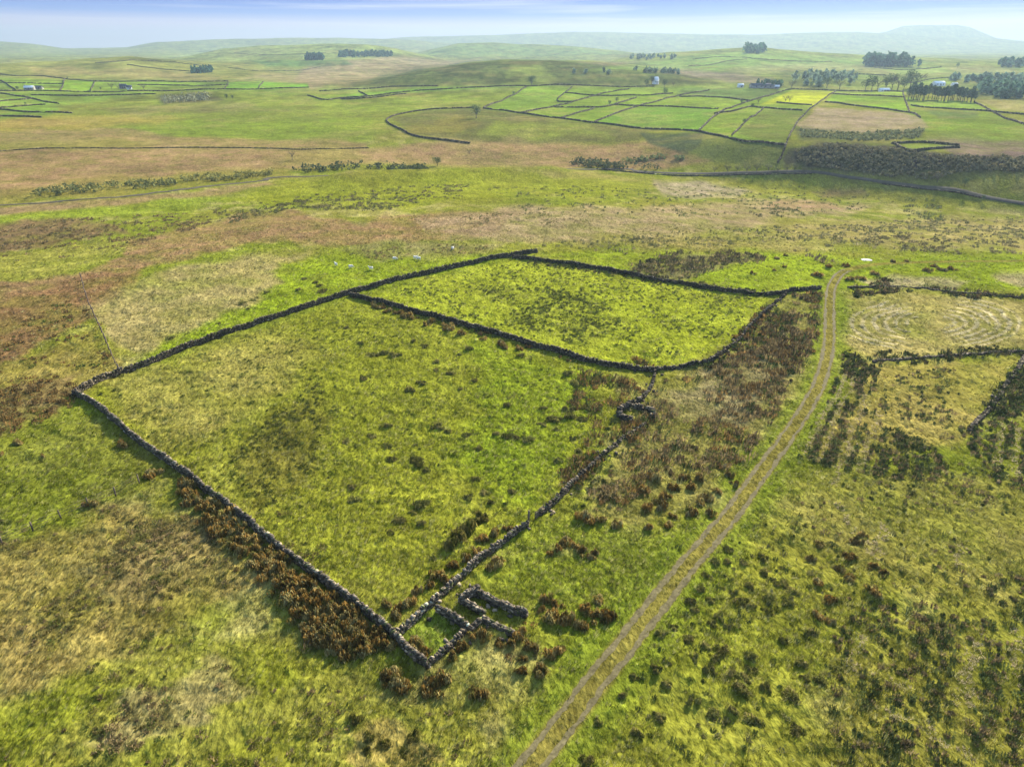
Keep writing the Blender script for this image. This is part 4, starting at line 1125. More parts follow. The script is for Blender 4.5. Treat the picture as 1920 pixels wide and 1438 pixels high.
# the rest of the rushes: too many to count
def rush_stuff():
    V = []; Fc = []; Cc = []; k = 0
    # polygon, density per m2, radius range, height, colours, row spacing px (0 = none), row slope
    ZN = [
        ([(300, 890), (400, 930), (560, 1060), (730, 1190), (820, 1260), (780, 1300), (690, 1290), (590, 1240), (520, 1170), (450, 1080), (350, 985)], .16, (.3, .8), .5, (BROWN, (150, 132, 78), OLIVE, (126, 100, 60))),
        ([(860, 1200), (1000, 1130), (1170, 1120), (1180, 1170), (1060, 1270), (960, 1290), (880, 1250)], .10, (.25, .6), .4, (BROWN, OLIVE, (160, 142, 86))),
        ([(1008, 970), (1060, 912), (1140, 836), (1205, 788), (1216, 800), (1150, 862), (1070, 934), (1028, 986)], .55, (.4, .9), .7, (BROWN, DKGR, (110, 88, 54))),
        ([(655, 552), (720, 566), (800, 586), (930, 622), (1060, 662), (1140, 682), (1226, 694), (1226, 704), (1130, 694), (1000, 660), (860, 618), (720, 582), (655, 562)], .5, (.35, .9), .7, (BROWN, DKGR, (96, 78, 48))),
        ([(520, 380), (700, 362), (830, 366), (760, 384), (600, 396)], .06, (.6, 1.5), .7, ((104, 92, 58), (88, 84, 50))),
        ([(860, 405), (1000, 398), (1100, 412), (980, 428), (870, 424)], .05, (.5, 1.2), .6, ((112, 96, 60), (96, 90, 54))),
        ([(1090, 690), (1160, 690), (1228, 705), (1200, 745), (1170, 770), (1205, 795), (1150, 845), (1060, 930), (1010, 960), (1060, 880), (1100, 820), (1120, 780), (1060, 790), (1080, 740)], .42, (.5, 1.3), .85, (BROWN, DKGR, RUST, (104, 84, 52))),
        ([(1100, 955), (1180, 815), (1235, 715), (1330, 690), (1420, 625), (1470, 555), (1538, 548), (1530, 630), (1500, 705), (1440, 800), (1400, 865), (1330, 895), (1250, 910), (1200, 930), (1160, 960)], .36, (.45, 1.35), .9, (BROWN, (120, 98, 64), DKGR, PALE, RUST, (138, 116, 76), (176, 152, 104))),
        ([(1370, 640), (1420, 600), (1470, 552), (1538, 545), (1530, 640), (1480, 720), (1440, 720)], .25, (.5, 1.2), .85, ((108, 86, 56), DKGR, BROWN, (92, 78, 52))),
        ([(1075, 905), (1150, 870), (1180, 940), (1120, 962), (1070, 955)], .5, (.3, .5), .4, ((150, 150, 110), DKGR, (130, 128, 86))),
        ([(1285, 690), (1340, 668), (1400, 610), (1450, 556), (1470, 552), (1420, 610), (1380, 660), (1330, 694)], .7, (.5, 1.0), .9, ((92, 76, 48), DKGR, BROWN)),
        ([(1140, 672), (1190, 668), (1240, 690), (1150, 700)], .5, (.5, 1.0), .8, (BROWN, DKGR, (92, 78, 48))),
        ([(1176, 498), (1200, 486), (1262, 475), (1330, 470), (1430, 474), (1440, 488), (1390, 500), (1330, 508), (1310, 522), (1260, 526), (1190, 512)], .24, (.6, 1.3), .9, ((110, 96, 64), (86, 80, 52), (140, 124, 88))),
        ([(1460, 470), (1510, 466), (1580, 478), (1610, 490), (1560, 493), (1480, 484)], .16, (.6, 1.3), .9, ((96, 84, 56), (110, 96, 64))),
        ([(1590, 534), (1640, 516), (1700, 532), (1800, 542), (1900, 556), (1960, 560), (1960, 566), (1800, 556), (1700, 548), (1600, 556)], .6, (.5, 1.1), .8, ((88, 80, 50), DKGR, (112, 92, 60))),
        ([(1590, 655), (1640, 660), (1800, 655), (1960, 648), (1960, 664), (1800, 674), (1650, 690), (1600, 720), (1580, 690)], .4, (.4, .9), .7, ((86, 82, 48), DKGR, (104, 90, 56))),
        ([(1905, 680), (1960, 660), (1960, 720), (1900, 770), (1830, 815), (1812, 800), (1850, 755)], .5, (.4, .9), .75, ((80, 82, 46), DKGR, (96, 90, 54))),
        ([(970, 482), (1180, 510), (1440, 549), (1440, 560), (1180, 524), (980, 492)], .3, (.4, .9), .7, ((76, 72, 44), DKGR, (104, 90, 56))),
        ([(0, 700), (60, 690), (140, 720), (145, 760), (60, 800), (-40, 830), (-40, 700)], .28, (.4, 1.0), .6, (BROWN, (112, 88, 54), (128, 104, 62))),
        ([(-40, 600), (160, 560), (220, 650), (200, 690), (60, 700), (-40, 720)], .10, (.4, 1.0), .5, (BROWN, (112, 88, 54), OLIVE)),
        ([(430, 860), (520, 770), (600, 716), (615, 790), (570, 920), (480, 970)], .55, (.3, .55), .32, (OLIVE, (112, 106, 50), (92, 92, 46))),
        ([(420, 950), (560, 960), (640, 1060), (720, 1140), (700, 1160), (560, 1050)], .30, (.3, .7), .4, (OLIVE, (128, 112, 62), (112, 96, 54))),
        ([(690, 560), (960, 490), (1420, 560), (1370, 632), (1230, 684), (1140, 676), (860, 600)], .17, (.3, .75), .34, (OLIVE, (112, 112, 50), (124, 120, 60))),
        ([(880, 540), (1060, 540), (1180, 600), (1100, 650), (960, 610)], .3, (.3, .7), .36, (OLIVE, (104, 102, 50))),
        ([(160, 740), (660, 565), (1100, 700), (980, 960), (735, 1170)], .045, (.25, .6), .36, (OLIVE, (112, 112, 46))),
        ([(130, 1060), (260, 960), (420, 1000), (450, 1080), (260, 1140), (60, 1230), (-40, 1200)], .4, (.3, .7), .36, ((134, 116, 66), (110, 104, 54), (156, 138, 84))),
        ([(-40, 940), (200, 940), (480, 1090), (700, 1300), (900, 1340), (950, 1500), (-40, 1500)], .22, (.25, .7), .34, ((134, 124, 66), OLIVE, (160, 146, 86))),
        ([(160, 1390), (260, 1300), (420, 1230), (480, 1290), (330, 1370), (220, 1420)], .35, (.3, .8), .4, ((170, 148, 92), (134, 118, 64), (150, 130, 78))),
        ([(1430, 1000), (1560, 880), (1960, 900), (1960, 1110), (1640, 1160)], .10, (.25, .6), .4, (OLIVE, (120, 112, 60), (150, 138, 84))),
        ([(1270, 1000), (1440, 950), (1640, 1060), (1540, 1438), (1040, 1500), (1160, 1290)], .11, (.2, .6), .36, (DKGR, OLIVE, (130, 124, 72))),
        ([(400, 395), (560, 370), (760, 350), (880, 345), (860, 372), (700, 395), (560, 392), (430, 420)], .075, (.6, 1.5), .8, ((96, 84, 54), (86, 84, 48))),
        ([(-40, 440), (110, 410), (330, 400), (430, 410), (220, 470), (-40, 500)], .11, (.6, 1.5), .7, ((110, 88, 56), (96, 84, 54))),
        ([(900, 350), (1230, 350), (1500, 345), (1700, 380), (1500, 410), (1000, 400)], .022, (.7, 1.6), .8, ((86, 80, 50), (96, 96, 52))),
        ([(1000, 462), (1180, 440), (1500, 425), (1960, 400), (1960, 476), (1640, 470), (1450, 455), (1180, 476)], .09, (.5, 1.2), .7, ((108, 98, 62), (92, 88, 52), (136, 120, 80))),
        ([(1600, 455), (1700, 440), (1840, 462), (1960, 450), (1960, 474), (1800, 474), (1680, 472)], .10, (.6, 1.4), .9, ((92, 82, 54), (104, 90, 58))),
        ([(640, 474), (760, 455), (930, 462), (880, 478), (720, 488)], .10, (.4, .9), .5, ((130, 108, 66), (108, 96, 58))),
        ([(1400, 392), (1500, 390), (1510, 408), (1420, 410)], .12, (.7, 1.5), .9, ((86, 84, 50), (100, 90, 58))),
        ([(1690, 370), (1760, 372), (1770, 420), (1700, 416)], .07, (.8, 1.8), 1.0, ((80, 84, 48), (100, 92, 56))),
    ]
    # dark rows of planting right of the track: rows run away from the camera
    ROWS = [([(1590, 660), (1640, 690), (1640, 760), (1690, 810), (1760, 850), (1790, 880), (1740, 905), (1640, 890), (1560, 880), (1498, 855), (1540, 780), (1572, 700)], 2.1, .75, .5, 1.2),
            ([(1650, 700), (1780, 690), (1800, 740), (1790, 830), (1700, 800), (1640, 760)], 3.0, .2, .35, 1.0),
            ([(1800, 800), (1860, 790), (1900, 700), (1960, 690), (1960, 930), (1860, 910)], 2.1, .7, .5, 1.2),
            ([(1560, 1180), (1640, 1120), (1760, 1130), (1960, 1060), (1960, 1500), (1600, 1500), (1560, 1330)], 2.8, .42, .42, .7),
            ([(1600, 930), (1760, 860), (1960, 900), (1960, 980), (1760, 960)], 2.4, .16, .3, 1.0)]
    PALE_LINES = (((1508, 850), (1590, 700)), ((1535, 862), (1606, 690)), ((1575, 872), (1625, 740)), ((1610, 880), (1650, 770)), ((1560, 905), (1600, 830)), ((1900, 900), (1912, 800)), ((1870, 870), (1880, 790)),
                   ((1795, 1320), (1830, 1220)), ((1812, 1330), (1835, 1190)), ((1900, 1280), (1912, 1180)), ((1640, 1330), (1760, 1370)), ((1700, 1290), (1640, 1260)), ((1590, 1270), (1620, 1190)), ((1740, 1380), (1830, 1420)), ((1560, 940), (1640, 1040)), ((1640, 1050), (1660, 980)), ((1785, 1060), (1810, 1020)))
    _lw = [np.c_[unproject([p_[0][0], p_[1][0]], [p_[0][1], p_[1][1]])] for p_ in PALE_LINES]
    def add(x, y, rad, hgt, pal, kk, dens_noise=True):
        nonlocal k
        z = height(x, y)
        n = len(x)
        if not n: return
        dep = np.hypot(x, y).mean()
        K = 26 if dep < 80 else (18 if dep < 130 else 11)
        wd = .075 if dep < 80 else (.11 if dep < 130 else .2)
        pal = np.array([np.minimum(lin((q[0] * .97, q[1] * 1.02, q[2] * 1.08)) * 2.2, lin((200, 174, 122))) for q in pal]) * KALB
        c = pal[rng.integers(0, len(pal), n)] * rng.uniform(.75, 1.25, n)[:, None] * (1.45 if dep > 190 else 1)
        v, f, cc = clump_arrays(np.c_[x, y, z], rad, hgt, c, K, wd, droop=.45, comb=(.15, .1), spread=.65)
        V.append(v); Fc.append(f + k); Cc.append(cc); k += len(v)
    for poly, dens, (r0, r1), hg, pal in ZN:
        P = np.asarray(poly, float)
        X, Y = unproject(P[:, 0], P[:, 1])
        x0, x1, y0, y1 = X.min(), X.max(), Y.min(), Y.max()
        n = int((x1 - x0) * (y1 - y0) * dens * 3.0)
        x = rng.uniform(x0, x1, n); y = rng.uniform(y0, y1, n)
        px, py, _ = project(x, y, h_smooth(x, y))
        nn = fbm(x / 5, y / 5, 3, 611) + .5 * fbm(x / 17, y / 17, 2, 612)
        s = poly_sd(px + 6 * fbm(x / 4, y / 4, 2, 9), py + 4 * fbm(x / 4, y / 4, 2, 19), P)
        ok = (s > 0) & (rng.random(n) < sstep(-.42, .40, nn))
        ok &= seg_dist(x, y, _TC) > 2.0
        x, y = x[ok], y[ok]
        rad = rng.uniform(r0, r1, len(x)) * rng.lognormal(0, .2, len(x))
        add(x, y, rad, hg * (rad / r1) ** .5 * rng.uniform(.7, 1.2, len(x)), pal, 0)
    for poly, sp_, fill, hg, pw_ in ROWS:
        P = np.asarray(poly, float)
        X, Y = unproject(P[:, 0], P[:, 1])
        # rows lie along the direction away from the camera, slightly fanned to the right
        ang = math.atan2(X.mean(), Y.mean()) * .92
        ux, uy = math.sin(ang), math.cos(ang); vx, vy = uy, -ux
        A = X * ux + Y * uy; Bv = X * vx + Y * vy
        n = int((A.max() - A.min()) * (Bv.max() - Bv.min()) * fill * 8.0)
        aa = rng.uniform(A.min(), A.max(), n); bb = rng.uniform(Bv.min(), Bv.max(), n)
        ph = (bb + .5 * np.sin(aa / 9) + 1.1 * fbm(aa / 7, bb / 5, 3, 640)) / sp_ * 2 * math.pi
        ok = rng.random(n) < .14 + .86 * (.5 + .5 * np.cos(ph)) ** pw_
        aa, bb = aa[ok], bb[ok]
        x = aa * ux + bb * vx; y = aa * uy + bb * vy
        px, py, _ = project(x, y, h_smooth(x, y))
        nn = fbm(x / 7, y / 7, 3, 621) + .4 * fbm(x / 2.5, y / 2.5, 2, 622)
        s = poly_sd(px + 14 * fbm(x / 6, y / 6, 2, 9), py + 9 * fbm(x / 6, y / 6, 2, 19), P)
        ok = (s > 0) & (rng.random(len(x)) < sstep(-.75, .1, nn)) & (seg_dist(x, y, _TC) > 2.2)
        x, y = x[ok], y[ok]
        dl = np.min([seg_dist(x, y, w_) for w_ in _lw], 0)
        x, y = x[dl > .55], y[dl > .55]
        rad = rng.uniform(.2, .75, len(x))
        add(x, y, rad, hg * rng.uniform(.6, 1.15, len(x)), ((98, 102, 54), (112, 112, 60), (84, 88, 48), (140, 128, 76), (160, 146, 90)), 0)
    o = mk('rush_bed', np.vstack(V), np.vstack(Fc), M_RUSH, col=np.vstack(Cc))
    tag(o, 'brown and dark green rushes spread over the rough ground', 'rushes', kind='stuff')
    # bleached bents: the pale rings and the pale lines between the dark rows
    xs = []; ys = []
    cx, cy = unproject([1745], [606]); cx = cx[0]; cy = cy[0]
    ax, ay = unproject([1600, 1890, 1745, 1745], [606, 606, 566, 648])
    rx = (ax[1] - ax[0]) / 2; ry = (ay[2] - ay[3]) / 2
    for q in [(math.pi / 2 + 2 * math.pi * k_) / 46 for k_ in range(2, 8)]:
        for a0, a1 in ((-1.0, 1.0), (math.pi - 1.0, math.pi + 1.0)):
            m = int(170 * q)
            a = rng.uniform(a0, a1, m)
            qq = q + rng.normal(0, .012, m)
            keep = fbm(a * 3.5 + q * 31, a * 0 + q * 17, 2, 83) > -.15
            xs.append((1745 + 150 * qq * np.cos(a))[keep]); ys.append((606 + 46 * qq * np.sin(a))[keep])
    x, y = unproject(np.hstack(xs), np.hstack(ys))
    z = height(x, y)
    c = lin((230, 218, 170)) * KALB * 1.3 * rng.uniform(.85, 1.2, len(x))[:, None]
    a_ = clump_arrays(np.c_[x, y, z], .5 * rng.lognormal(0, .25, len(x)), .3, c, 9, .14, segs=1)
    xs = []; ys = []
    for p0, p1 in PALE_LINES:
        X, Y = unproject([p0[0], p1[0]], [p0[1], p1[1]])
        L = math.hypot(X[1] - X[0], Y[1] - Y[0]); m = int(L * 6)
        t = rng.random(m)
        xs.append(X[0] + (X[1] - X[0]) * t + rng.normal(0, .28, m) + .4 * np.sin(t * 11)); ys.append(Y[0] + (Y[1] - Y[0]) * t + rng.normal(0, .28, m))
    x = np.hstack(xs); y = np.hstack(ys); z = height(x, y)
    c = lin((222, 204, 158)) * KALB * 1.2 * rng.uniform(.8, 1.2, len(x))[:, None]
    b_ = clump_arrays(np.c_[x, y, z], .36 * rng.lognormal(0, .25, len(x)), .26, c, 9, .09, segs=1)
    # bleached grass through the rough ground
    P = np.asarray([(1240, 770), (1340, 690), (1450, 645), (1490, 690), (1420, 800), (1300, 860), (1180, 860)], float)
    X, Y = unproject(P[:, 0], P[:, 1]); n = 500
    x = rng.uniform(X.min(), X.max(), n); y = rng.uniform(Y.min(), Y.max(), n)
    px, py, _ = project(x, y, h_smooth(x, y))
    ok = (poly_sd(px, py, P) > 0) & (fbm(x / 3, y / 3, 3, 77) > .0)
    x, y = x[ok], y[ok]; z = height(x, y)
    c = lin((196, 176, 120)) * KALB * rng.uniform(.7, 1.2, len(x))[:, None]
    c_ = clump_arrays(np.c_[x, y, z], .4, .34, c, 9, .10, segs=1)
    V = np.vstack([a_[0], b_[0], c_[0]]); n1 = len(a_[0]); n2 = n1 + len(b_[0])
    o = mk('bleached_grass', V, np.vstack([a_[1], b_[1] + n1, c_[1] + n2]), M_BLADE, col=np.vstack([a_[2], b_[2], c_[2]]))
    tag(o, 'straw-coloured dead grass in rings and lines on the right', 'dead grass', kind='stuff')
rush_stuff()

# ------------------------------------------------------------------ trees, scrub, farms, sheep
def trunk_arr(h, r, lean=.03, segs=5, n=7):
    v = []; f = []
    for i in range(segs + 1):
        t = i / segs
        rr = r * (1 - .82 * t) * (1.25 if i == 0 else 1)
        cx = lean * h * t * t
        for j in range(n):
            a = 2 * math.pi * j / n
            v.append((cx + rr * math.cos(a), rr * math.sin(a), h * t))
    for i in range(segs):
        for j in range(n):
            f.append((i * n + j, i * n + (j + 1) % n, (i + 1) * n + (j + 1) % n, (i + 1) * n + j))
    return np.array(v), np.array(f)
def limb(p, q, r0, r1, n=5):
    p = np.array(p, float); q = np.array(q, float); a = q - p; a /= np.linalg.norm(a) + 1e-9
    u = np.cross(a, [0.3, 0.2, 1]); u /= np.linalg.norm(u); w = np.cross(a, u)
    v = [p + r0 * (u * math.cos(2 * math.pi * j / n) + w * math.sin(2 * math.pi * j / n)) for j in range(n)] + [q + r1 * (u * math.cos(2 * math.pi * j / n) + w * math.sin(2 * math.pi * j / n)) for j in range(n)]
    f = [(j, (j + 1) % n, n + (j + 1) % n, n + j) for j in range(n)]
    return np.array(v), np.array(f)
def leaves(cen, size, col, var=.3):
    n = len(cen)
    a = rng.normal(size=(n, 3)); a /= np.linalg.norm(a, axis=1)[:, None]
    b = np.cross(a, rng.normal(size=(n, 3))); b /= np.linalg.norm(b, axis=1)[:, None]
    s = (size * rng.uniform(.6, 1.4, n))[:, None]
    v = np.stack([cen - a * s - b * s * .5, cen + a * s - b * s * .6, cen + a * s * .8 + b * s * .6, cen - a * s * .7 + b * s * .5], 1).reshape(-1, 3)
    f = np.arange(n * 4).reshape(-1, 4)
    c = np.repeat(np.asarray(col)[None] * rng.uniform(1 - var, 1 + var, n)[:, None], 4, 0)
    return v, f, c
def make_tree(kind, h):
    if kind == 'conifer':
        tv, tf = trunk_arr(h * .92, h * .022)
        n = 620
        t = rng.beta(1.3, 1.5, n) * .66 + .34
        prof = np.sin(np.clip((t - .30) / .72, 0, 1) * math.pi) ** .7 * (1.2 - .6 * t)
        lob = 1 + .35 * np.sin(rng.integers(0, 6, n) * 1.7 + t * 14)
        a = rng.uniform(0, 6.28, n); rr = np.sqrt(rng.random(n)) * prof * h * .20 * lob
        cen = np.c_[rr * np.cos(a), rr * np.sin(a), t * h]
        lv = leaves(cen, h * .022, lin((100, 132, 106)) * .5, .4)
        L = [limb((0, 0, h * q), (h * .13 * math.cos(k * 2.4), h * .13 * math.sin(k * 2.4), h * (q + .05)), h * .008, h * .003) for k, q in enumerate(np.linspace(.38, .85, 9))]
    elif kind == 'bare':
        tv, tf = trunk_arr(h * .55, h * .03, .05)
        L = []; tips = []
        for k in range(11):
            a = k * 2.4; q = .22 + .03 * k
            p1 = np.array([h * .2 * math.cos(a), h * .2 * math.sin(a), h * (q + .2)]); L.append(limb((0, 0, h * q), p1, h * .014, h * .007))
            for m in range(3):
                b = a + rng.normal(0, .7); p2 = p1 + np.array([h * .17 * math.cos(b), h * .17 * math.sin(b), h * rng.uniform(.1, .28)])
                L.append(limb(p1, p2, h * .007, h * .002)); tips.append(p2)
        tips = np.array(tips)
        cen = (tips[rng.integers(0, len(tips), 520)] + rng.normal(0, h * .065, (520, 3)))
        lv = leaves(cen, h * .014, lin((140, 130, 104)) * .5, .3)
    else:
        tv, tf = trunk_arr(h * .5, h * .03, .02)
        L = [limb((0, 0, h * .28), (h * .2 * math.cos(k * 2.1), h * .2 * math.sin(k * 2.1), h * .55), h * .016, h * .006) for k in range(6)]
        hd = np.array([[h * .2 * math.cos(k * 2.1) * (k > 0), h * .2 * math.sin(k * 2.1) * (k > 0), h * (.5 + .06 * k)] for k in range(8)])
        cen = hd[rng.integers(0, 8, 620)] + rng.normal(0, h * .105, (620, 3))
        cen[:, 2] = np.clip(cen[:, 2], h * .2, h * 1.05)
        lv = leaves(cen, h * .028, lin((108, 130, 86)) * .5, .4)
    V = [tv]; Fc = [tf]; k = len(tv)
    for v, f in L:
        V.append(v); Fc.append(f + k); k += len(v)
    trunk = mk('trunk', np.vstack(V), np.vstack(Fc), M_BARK, link=False).data
    crown = mk('crown', lv[0], lv[1], M_LEAF, col=lv[2], link=False).data
    return trunk, crown, h
TREES = {k: [make_tree(k, 12.0) for _ in range(2)] for k in ('conifer', 'bare', 'leafy')}
NAMES = {'conifer': 'conifer', 'bare': 'bare_tree', 'leafy': 'tree'}
def put_tree(px, py, hp, kind, label, group=None, squash=1.0):
    """px, py: foot in photo pixels; hp: height in photo pixels"""
    x, y = unproject([px], [py]); x = x[0]; y = y[0]; z = float(height(x, y)[0])
    dep = y * cp - (z - CAM_Z) * sp
    h = min(hp * dep / F, 24)
    tr, cr_, h0 = random.choice(TREES[kind])
    r_ = empty(NAMES[kind], (x, y, z - .1), random.uniform(0, 6.28))
    s = h / h0
    r_.scale = (s * squash * random.uniform(.9, 1.15), s * squash * random.uniform(.9, 1.15), s * random.uniform(.92, 1.08))
    for nm, me in (('trunk', tr), ('crown', cr_)):
        o = bpy.data.objects.new(nm, me); COL.objects.link(o); o.parent = r_
    return tag(r_, label, 'tree', group)
put_tree(893, 222, 23, 'leafy', 'lone dark round tree at the head of the curving wall', None, 1.15)
put_tree(997, 162, 17, 'leafy', 'dark tree at the foot of the central rough hill', None, 1.1)
put_tree(1212, 164, 14, 'leafy', 'tree left of the white farmhouse')
put_tree(1246, 164, 14, 'leafy', 'tree right of the white farmhouse')
put_tree(1222, 158, 14, 'leafy', 'tree just behind the white farmhouse')
put_tree(1262, 163, 10, 'bare', 'low bare tree two places right of the white farmhouse')
put_tree(1247, 180, 14, 'leafy', 'round tree on the wall below the white farmhouse')
put_tree(1143, 198, 9, 'leafy', 'small bush, left of the pair on the thin field wall')
put_tree(1156, 193, 9, 'leafy', 'small bush, right of the pair on the thin field wall')
put_tree(963, 179, 7, 'leafy', 'small bush on the wall slanting to the lone tree')
put_tree(1395, 232, 9, 'leafy', 'small tree on the slanting wall beside the dark green field')
put_tree(1390, 196, 8, 'leafy', 'small tree where the long diagonal wall meets the level wall')
put_tree(1410, 204, 9, 'leafy', 'thick bush at the corner under the yellow field')
put_tree(1421, 196, 14, 'bare', 'bare tree left of the yellow field')
put_tree(1472, 193, 13, 'bare', 'bare tree standing in the yellow field, the left of two', None)
put_tree(1480, 192, 12, 'bare', 'bare tree standing in the yellow field, the right of two', None)
put_tree(820, 311, 16, 'leafy', 'dark bush beside the moor stream in the centre', None, 1.3)
put_tree(548, 300, 18, 'bare', 'bare thorn tree on the moor left of centre')
put_tree(880, 290, 9, 'bare', 'small bare bush on the brown moor in the centre')
put_tree(1808, 350, 15, 'leafy', 'round dark tree by the bending road at the right')
put_tree(1757, 342, 18, 'bare', 'bare tree by the bending road, left of the round tree', None, 1.1)
put_tree(1843, 376, 9, 'leafy', 'bush where the pale road leaves at the right edge')
for i, (px, hp) in enumerate([(1340, 10), (1363, 12), (1382, 10), (1400, 13), (1418, 14), (1440, 12), (1458, 10), (1475, 14), (1490, 12), (1508, 10), (1522, 9)]):
    put_tree(px, 323 - (i % 3), hp, 'bare', 'small bare tree in the row along the valley road', 'trees along the valley road', 1.2)
for i in range(30):
    u = i / 29
    px = 1704 + 122 * u + random.uniform(-2, 2)
    if 1741 < px < 1746: continue
    put_tree(px, 188 + 5 * u + random.choice([0, 0, -3]), random.uniform(23, 30) * (1 - .25 * max(0, u - .75) * 4 * .5), 'conifer', 'tall dark conifer in the shelter belt right of the vivid green field', 'conifers of the shelter belt', 1.25)
for i, (px, py, hp) in enumerate([(1574, 168, 18), (1622, 170, 20), (1634, 170, 26), (1645, 169, 20), (1660, 169, 22), (1672, 168, 26), (1683, 169, 28), (1694, 170, 22), (1706, 166, 30), (1717, 165, 28), (1550, 166, 20), (1540, 150, 14), (1484, 166, 14), (1535, 167, 12), (1520, 166, 10)]):
    put_tree(px, py, hp, 'leafy' if i % 3 else 'bare', f'hazy tree behind the vivid green fields, {NUM[i] if i else "nearest the middle"} counted in the belt' if False else 'hazy tree in the belt behind the vivid green fields', 'trees behind the vivid green fields', 1.15)
for px, py, hp, lab in [(33, 170, 7, 'dark tree beside the leftmost farm'), (210, 168, 11, 'bare tree left of the second farm'), (222, 168, 10, 'bare tree against the second farm'), (270, 170, 13, 'bare tree right of the second farm'), (127, 149, 4, 'tiny bush on the top wall of the left fields'), (189, 169, 5, 'tiny bush left of the second farm'),
                        (48, 197, 5, 'tiny tree on the faint wall at the left edge'), (1795, 128, 8, 'lone hazy tree on the pale slope at the far right'), (145, 362, 10, 'bush at the left end of the roadside scrub'), (425, 186, 8, 'dark round bush under the left fields'), (436, 186, 7, 'second dark round bush under the left fields')]:
    put_tree(px, py, hp, 'bare' if 'bare' in lab else 'leafy', lab)

def woodland(pts, h, label, cat='wood', n=900, col=(56, 80, 62), size=1.6, bare=False, under=True):
    P = np.asarray(pts, float)
    X, Y = unproject(P[:, 0], P[:, 1])
    W = np.c_[X, Y]; V = []; Fc = []; Cc = []; k = 0
    got = 0; cen = []; tv = []
    a = W.min(0); b = W.max(0)
    m = max(30, n // (9 if cat == 'scrub' else 22))
    pts_ = rng.uniform(a, b, (m * 14, 2))
    sd_ = poly_sd(pts_[:, 0], pts_[:, 1], W)
    pts_ = pts_[sd_ > 0][:m]
    if not len(pts_): return
    g = height(pts_[:, 0], pts_[:, 1])
    hh = h * rng.uniform(.55, 1.2, len(pts_))
    per = max(8, n // len(pts_))
    for p, gz, hv in zip(pts_, g, hh):
        t = rng.random(per) ** .8
        r_ = hv * (.30 if cat != 'scrub' else .8) * np.sin(np.clip(.15 + .85 * t, 0, 1) * math.pi) ** .6 * np.sqrt(rng.random(per)); an = rng.uniform(0, 6.28, per)
        cen.append(np.c_[p[0] + r_ * np.cos(an), p[1] + r_ * np.sin(an), gz + hv * (.12 + .86 * t)])
        tv.append(limb((p[0], p[1], gz - .2), (p[0] + .2, p[1], gz + hv * .8), hv * .02, hv * .008, 4))
    cen = np.vstack(cen)
    lv = leaves(cen, size * (.8 if cat == 'scrub' else 1), lin(col) * (1.9 if cat == 'scrub' else 1.8), .4)
    V = [lv[0]]; Fc = [lv[1]]; Cc = [lv[2]]; k = len(lv[0])
    for v, f in tv:
        V.append(v); Fc.append(f + k); Cc.append(np.tile(lin((80, 70, 60)) * .5, (len(v), 1))); k += len(v)
    o = mk('woodland', np.vstack(V), np.vstack(Fc), M_LEAF, col=np.vstack(Cc))
    tag(o, label, cat, kind='stuff')
woodland([(1396, 97), (1434, 97), (1434, 101), (1396, 101)], 19, 'hazy round copse crowning the hill on the right', n=1400, size=2.6)
woodland([(1621, 121), (1722, 125), (1722, 128), (1621, 125)], 22, 'long hazy plantation block on the right hillside', n=2400, size=3.0)
woodland([(572, 112), (608, 112), (608, 114), (572, 114)], 15, 'small dark plantation on the left green hill', n=1200, size=2.4)
woodland([(636, 106), (735, 106), (735, 108), (636, 108)], 15, 'long dark plantation right of the small one', n=1500, size=3.0)
woodland([(360, 136), (398, 134), (398, 137), (360, 139)], 10, 'dark clump of conifers on the green slope at the left', n=1100, size=1.6)
woodland([(1480, 148), (1600, 145), (1605, 160), (1490, 163)], 11, 'hazy belt of trees in the far valley right of centre', n=900, size=2.4, col=(84, 96, 76))
woodland([(1830, 168), (1960, 172), (1960, 190), (1850, 184)], 13, 'hazy wood at the right edge behind the conifers', n=1600, size=2.4, col=(66, 86, 66))
woodland([(1780, 150), (1930, 152), (1930, 160), (1790, 158)], 9, 'far hazy wood above the conifers at the right edge', n=900, size=2.8, col=(84, 100, 80))
woodland([(1870, 121), (1950, 123), (1950, 127), (1880, 126)], 14, 'furthest hazy plantation at the right edge', n=800, size=3.2)
woodland([(1050, 140), (1160, 136), (1280, 138), (1280, 142), (1160, 141)], 6, 'low scrub behind the central hill', n=300, size=2.6, col=(90, 104, 80))
woodland([(1180, 109), (1270, 110), (1270, 112), (1180, 112)], 9, 'far thin belt of trees left of the wooded hill', n=500, size=3.2, col=(90, 104, 84))
woodland([(1420, 162), (1465, 163), (1465, 166), (1420, 166)], 8, 'dark trees sheltering the low farm', n=500, size=1.5)
# scrub on the valley sides
woodland([(1490, 284), (1560, 270), (1680, 282), (1760, 294), (1900, 296), (1960, 300), (1960, 322), (1810, 324), (1740, 338), (1660, 332), (1590, 322), (1490, 308)], 1.3, 'dark gorse and heather scrub on the shaded valley bank', 'scrub', 9000, (84, 80, 58), .6)
woodland([(1500, 244), (1620, 250), (1735, 242), (1720, 260), (1620, 266), (1500, 258)], 1.1, 'dark scrub edging the brown bracken', 'scrub', 3600, (88, 90, 60), .7)
woodland([(60, 364), (130, 352), (240, 347), (330, 342), (330, 350), (200, 360), (64, 371)], 2.6, 'dark scrub beside the road on the left', 'scrub', 1100, (72, 74, 44), .6)
woodland([(340, 334), (430, 330), (520, 322), (520, 331), (440, 339), (340, 344)], 2.4, 'olive scrub by the road left of centre', 'scrub', 900, (92, 90, 50), .6)
woodland([(545, 318), (640, 312), (720, 312), (800, 316), (800, 320), (700, 318), (560, 326)], 2.8, 'dark scrub in the stream hollow left of centre', 'scrub', 1400, (62, 68, 44), .7)
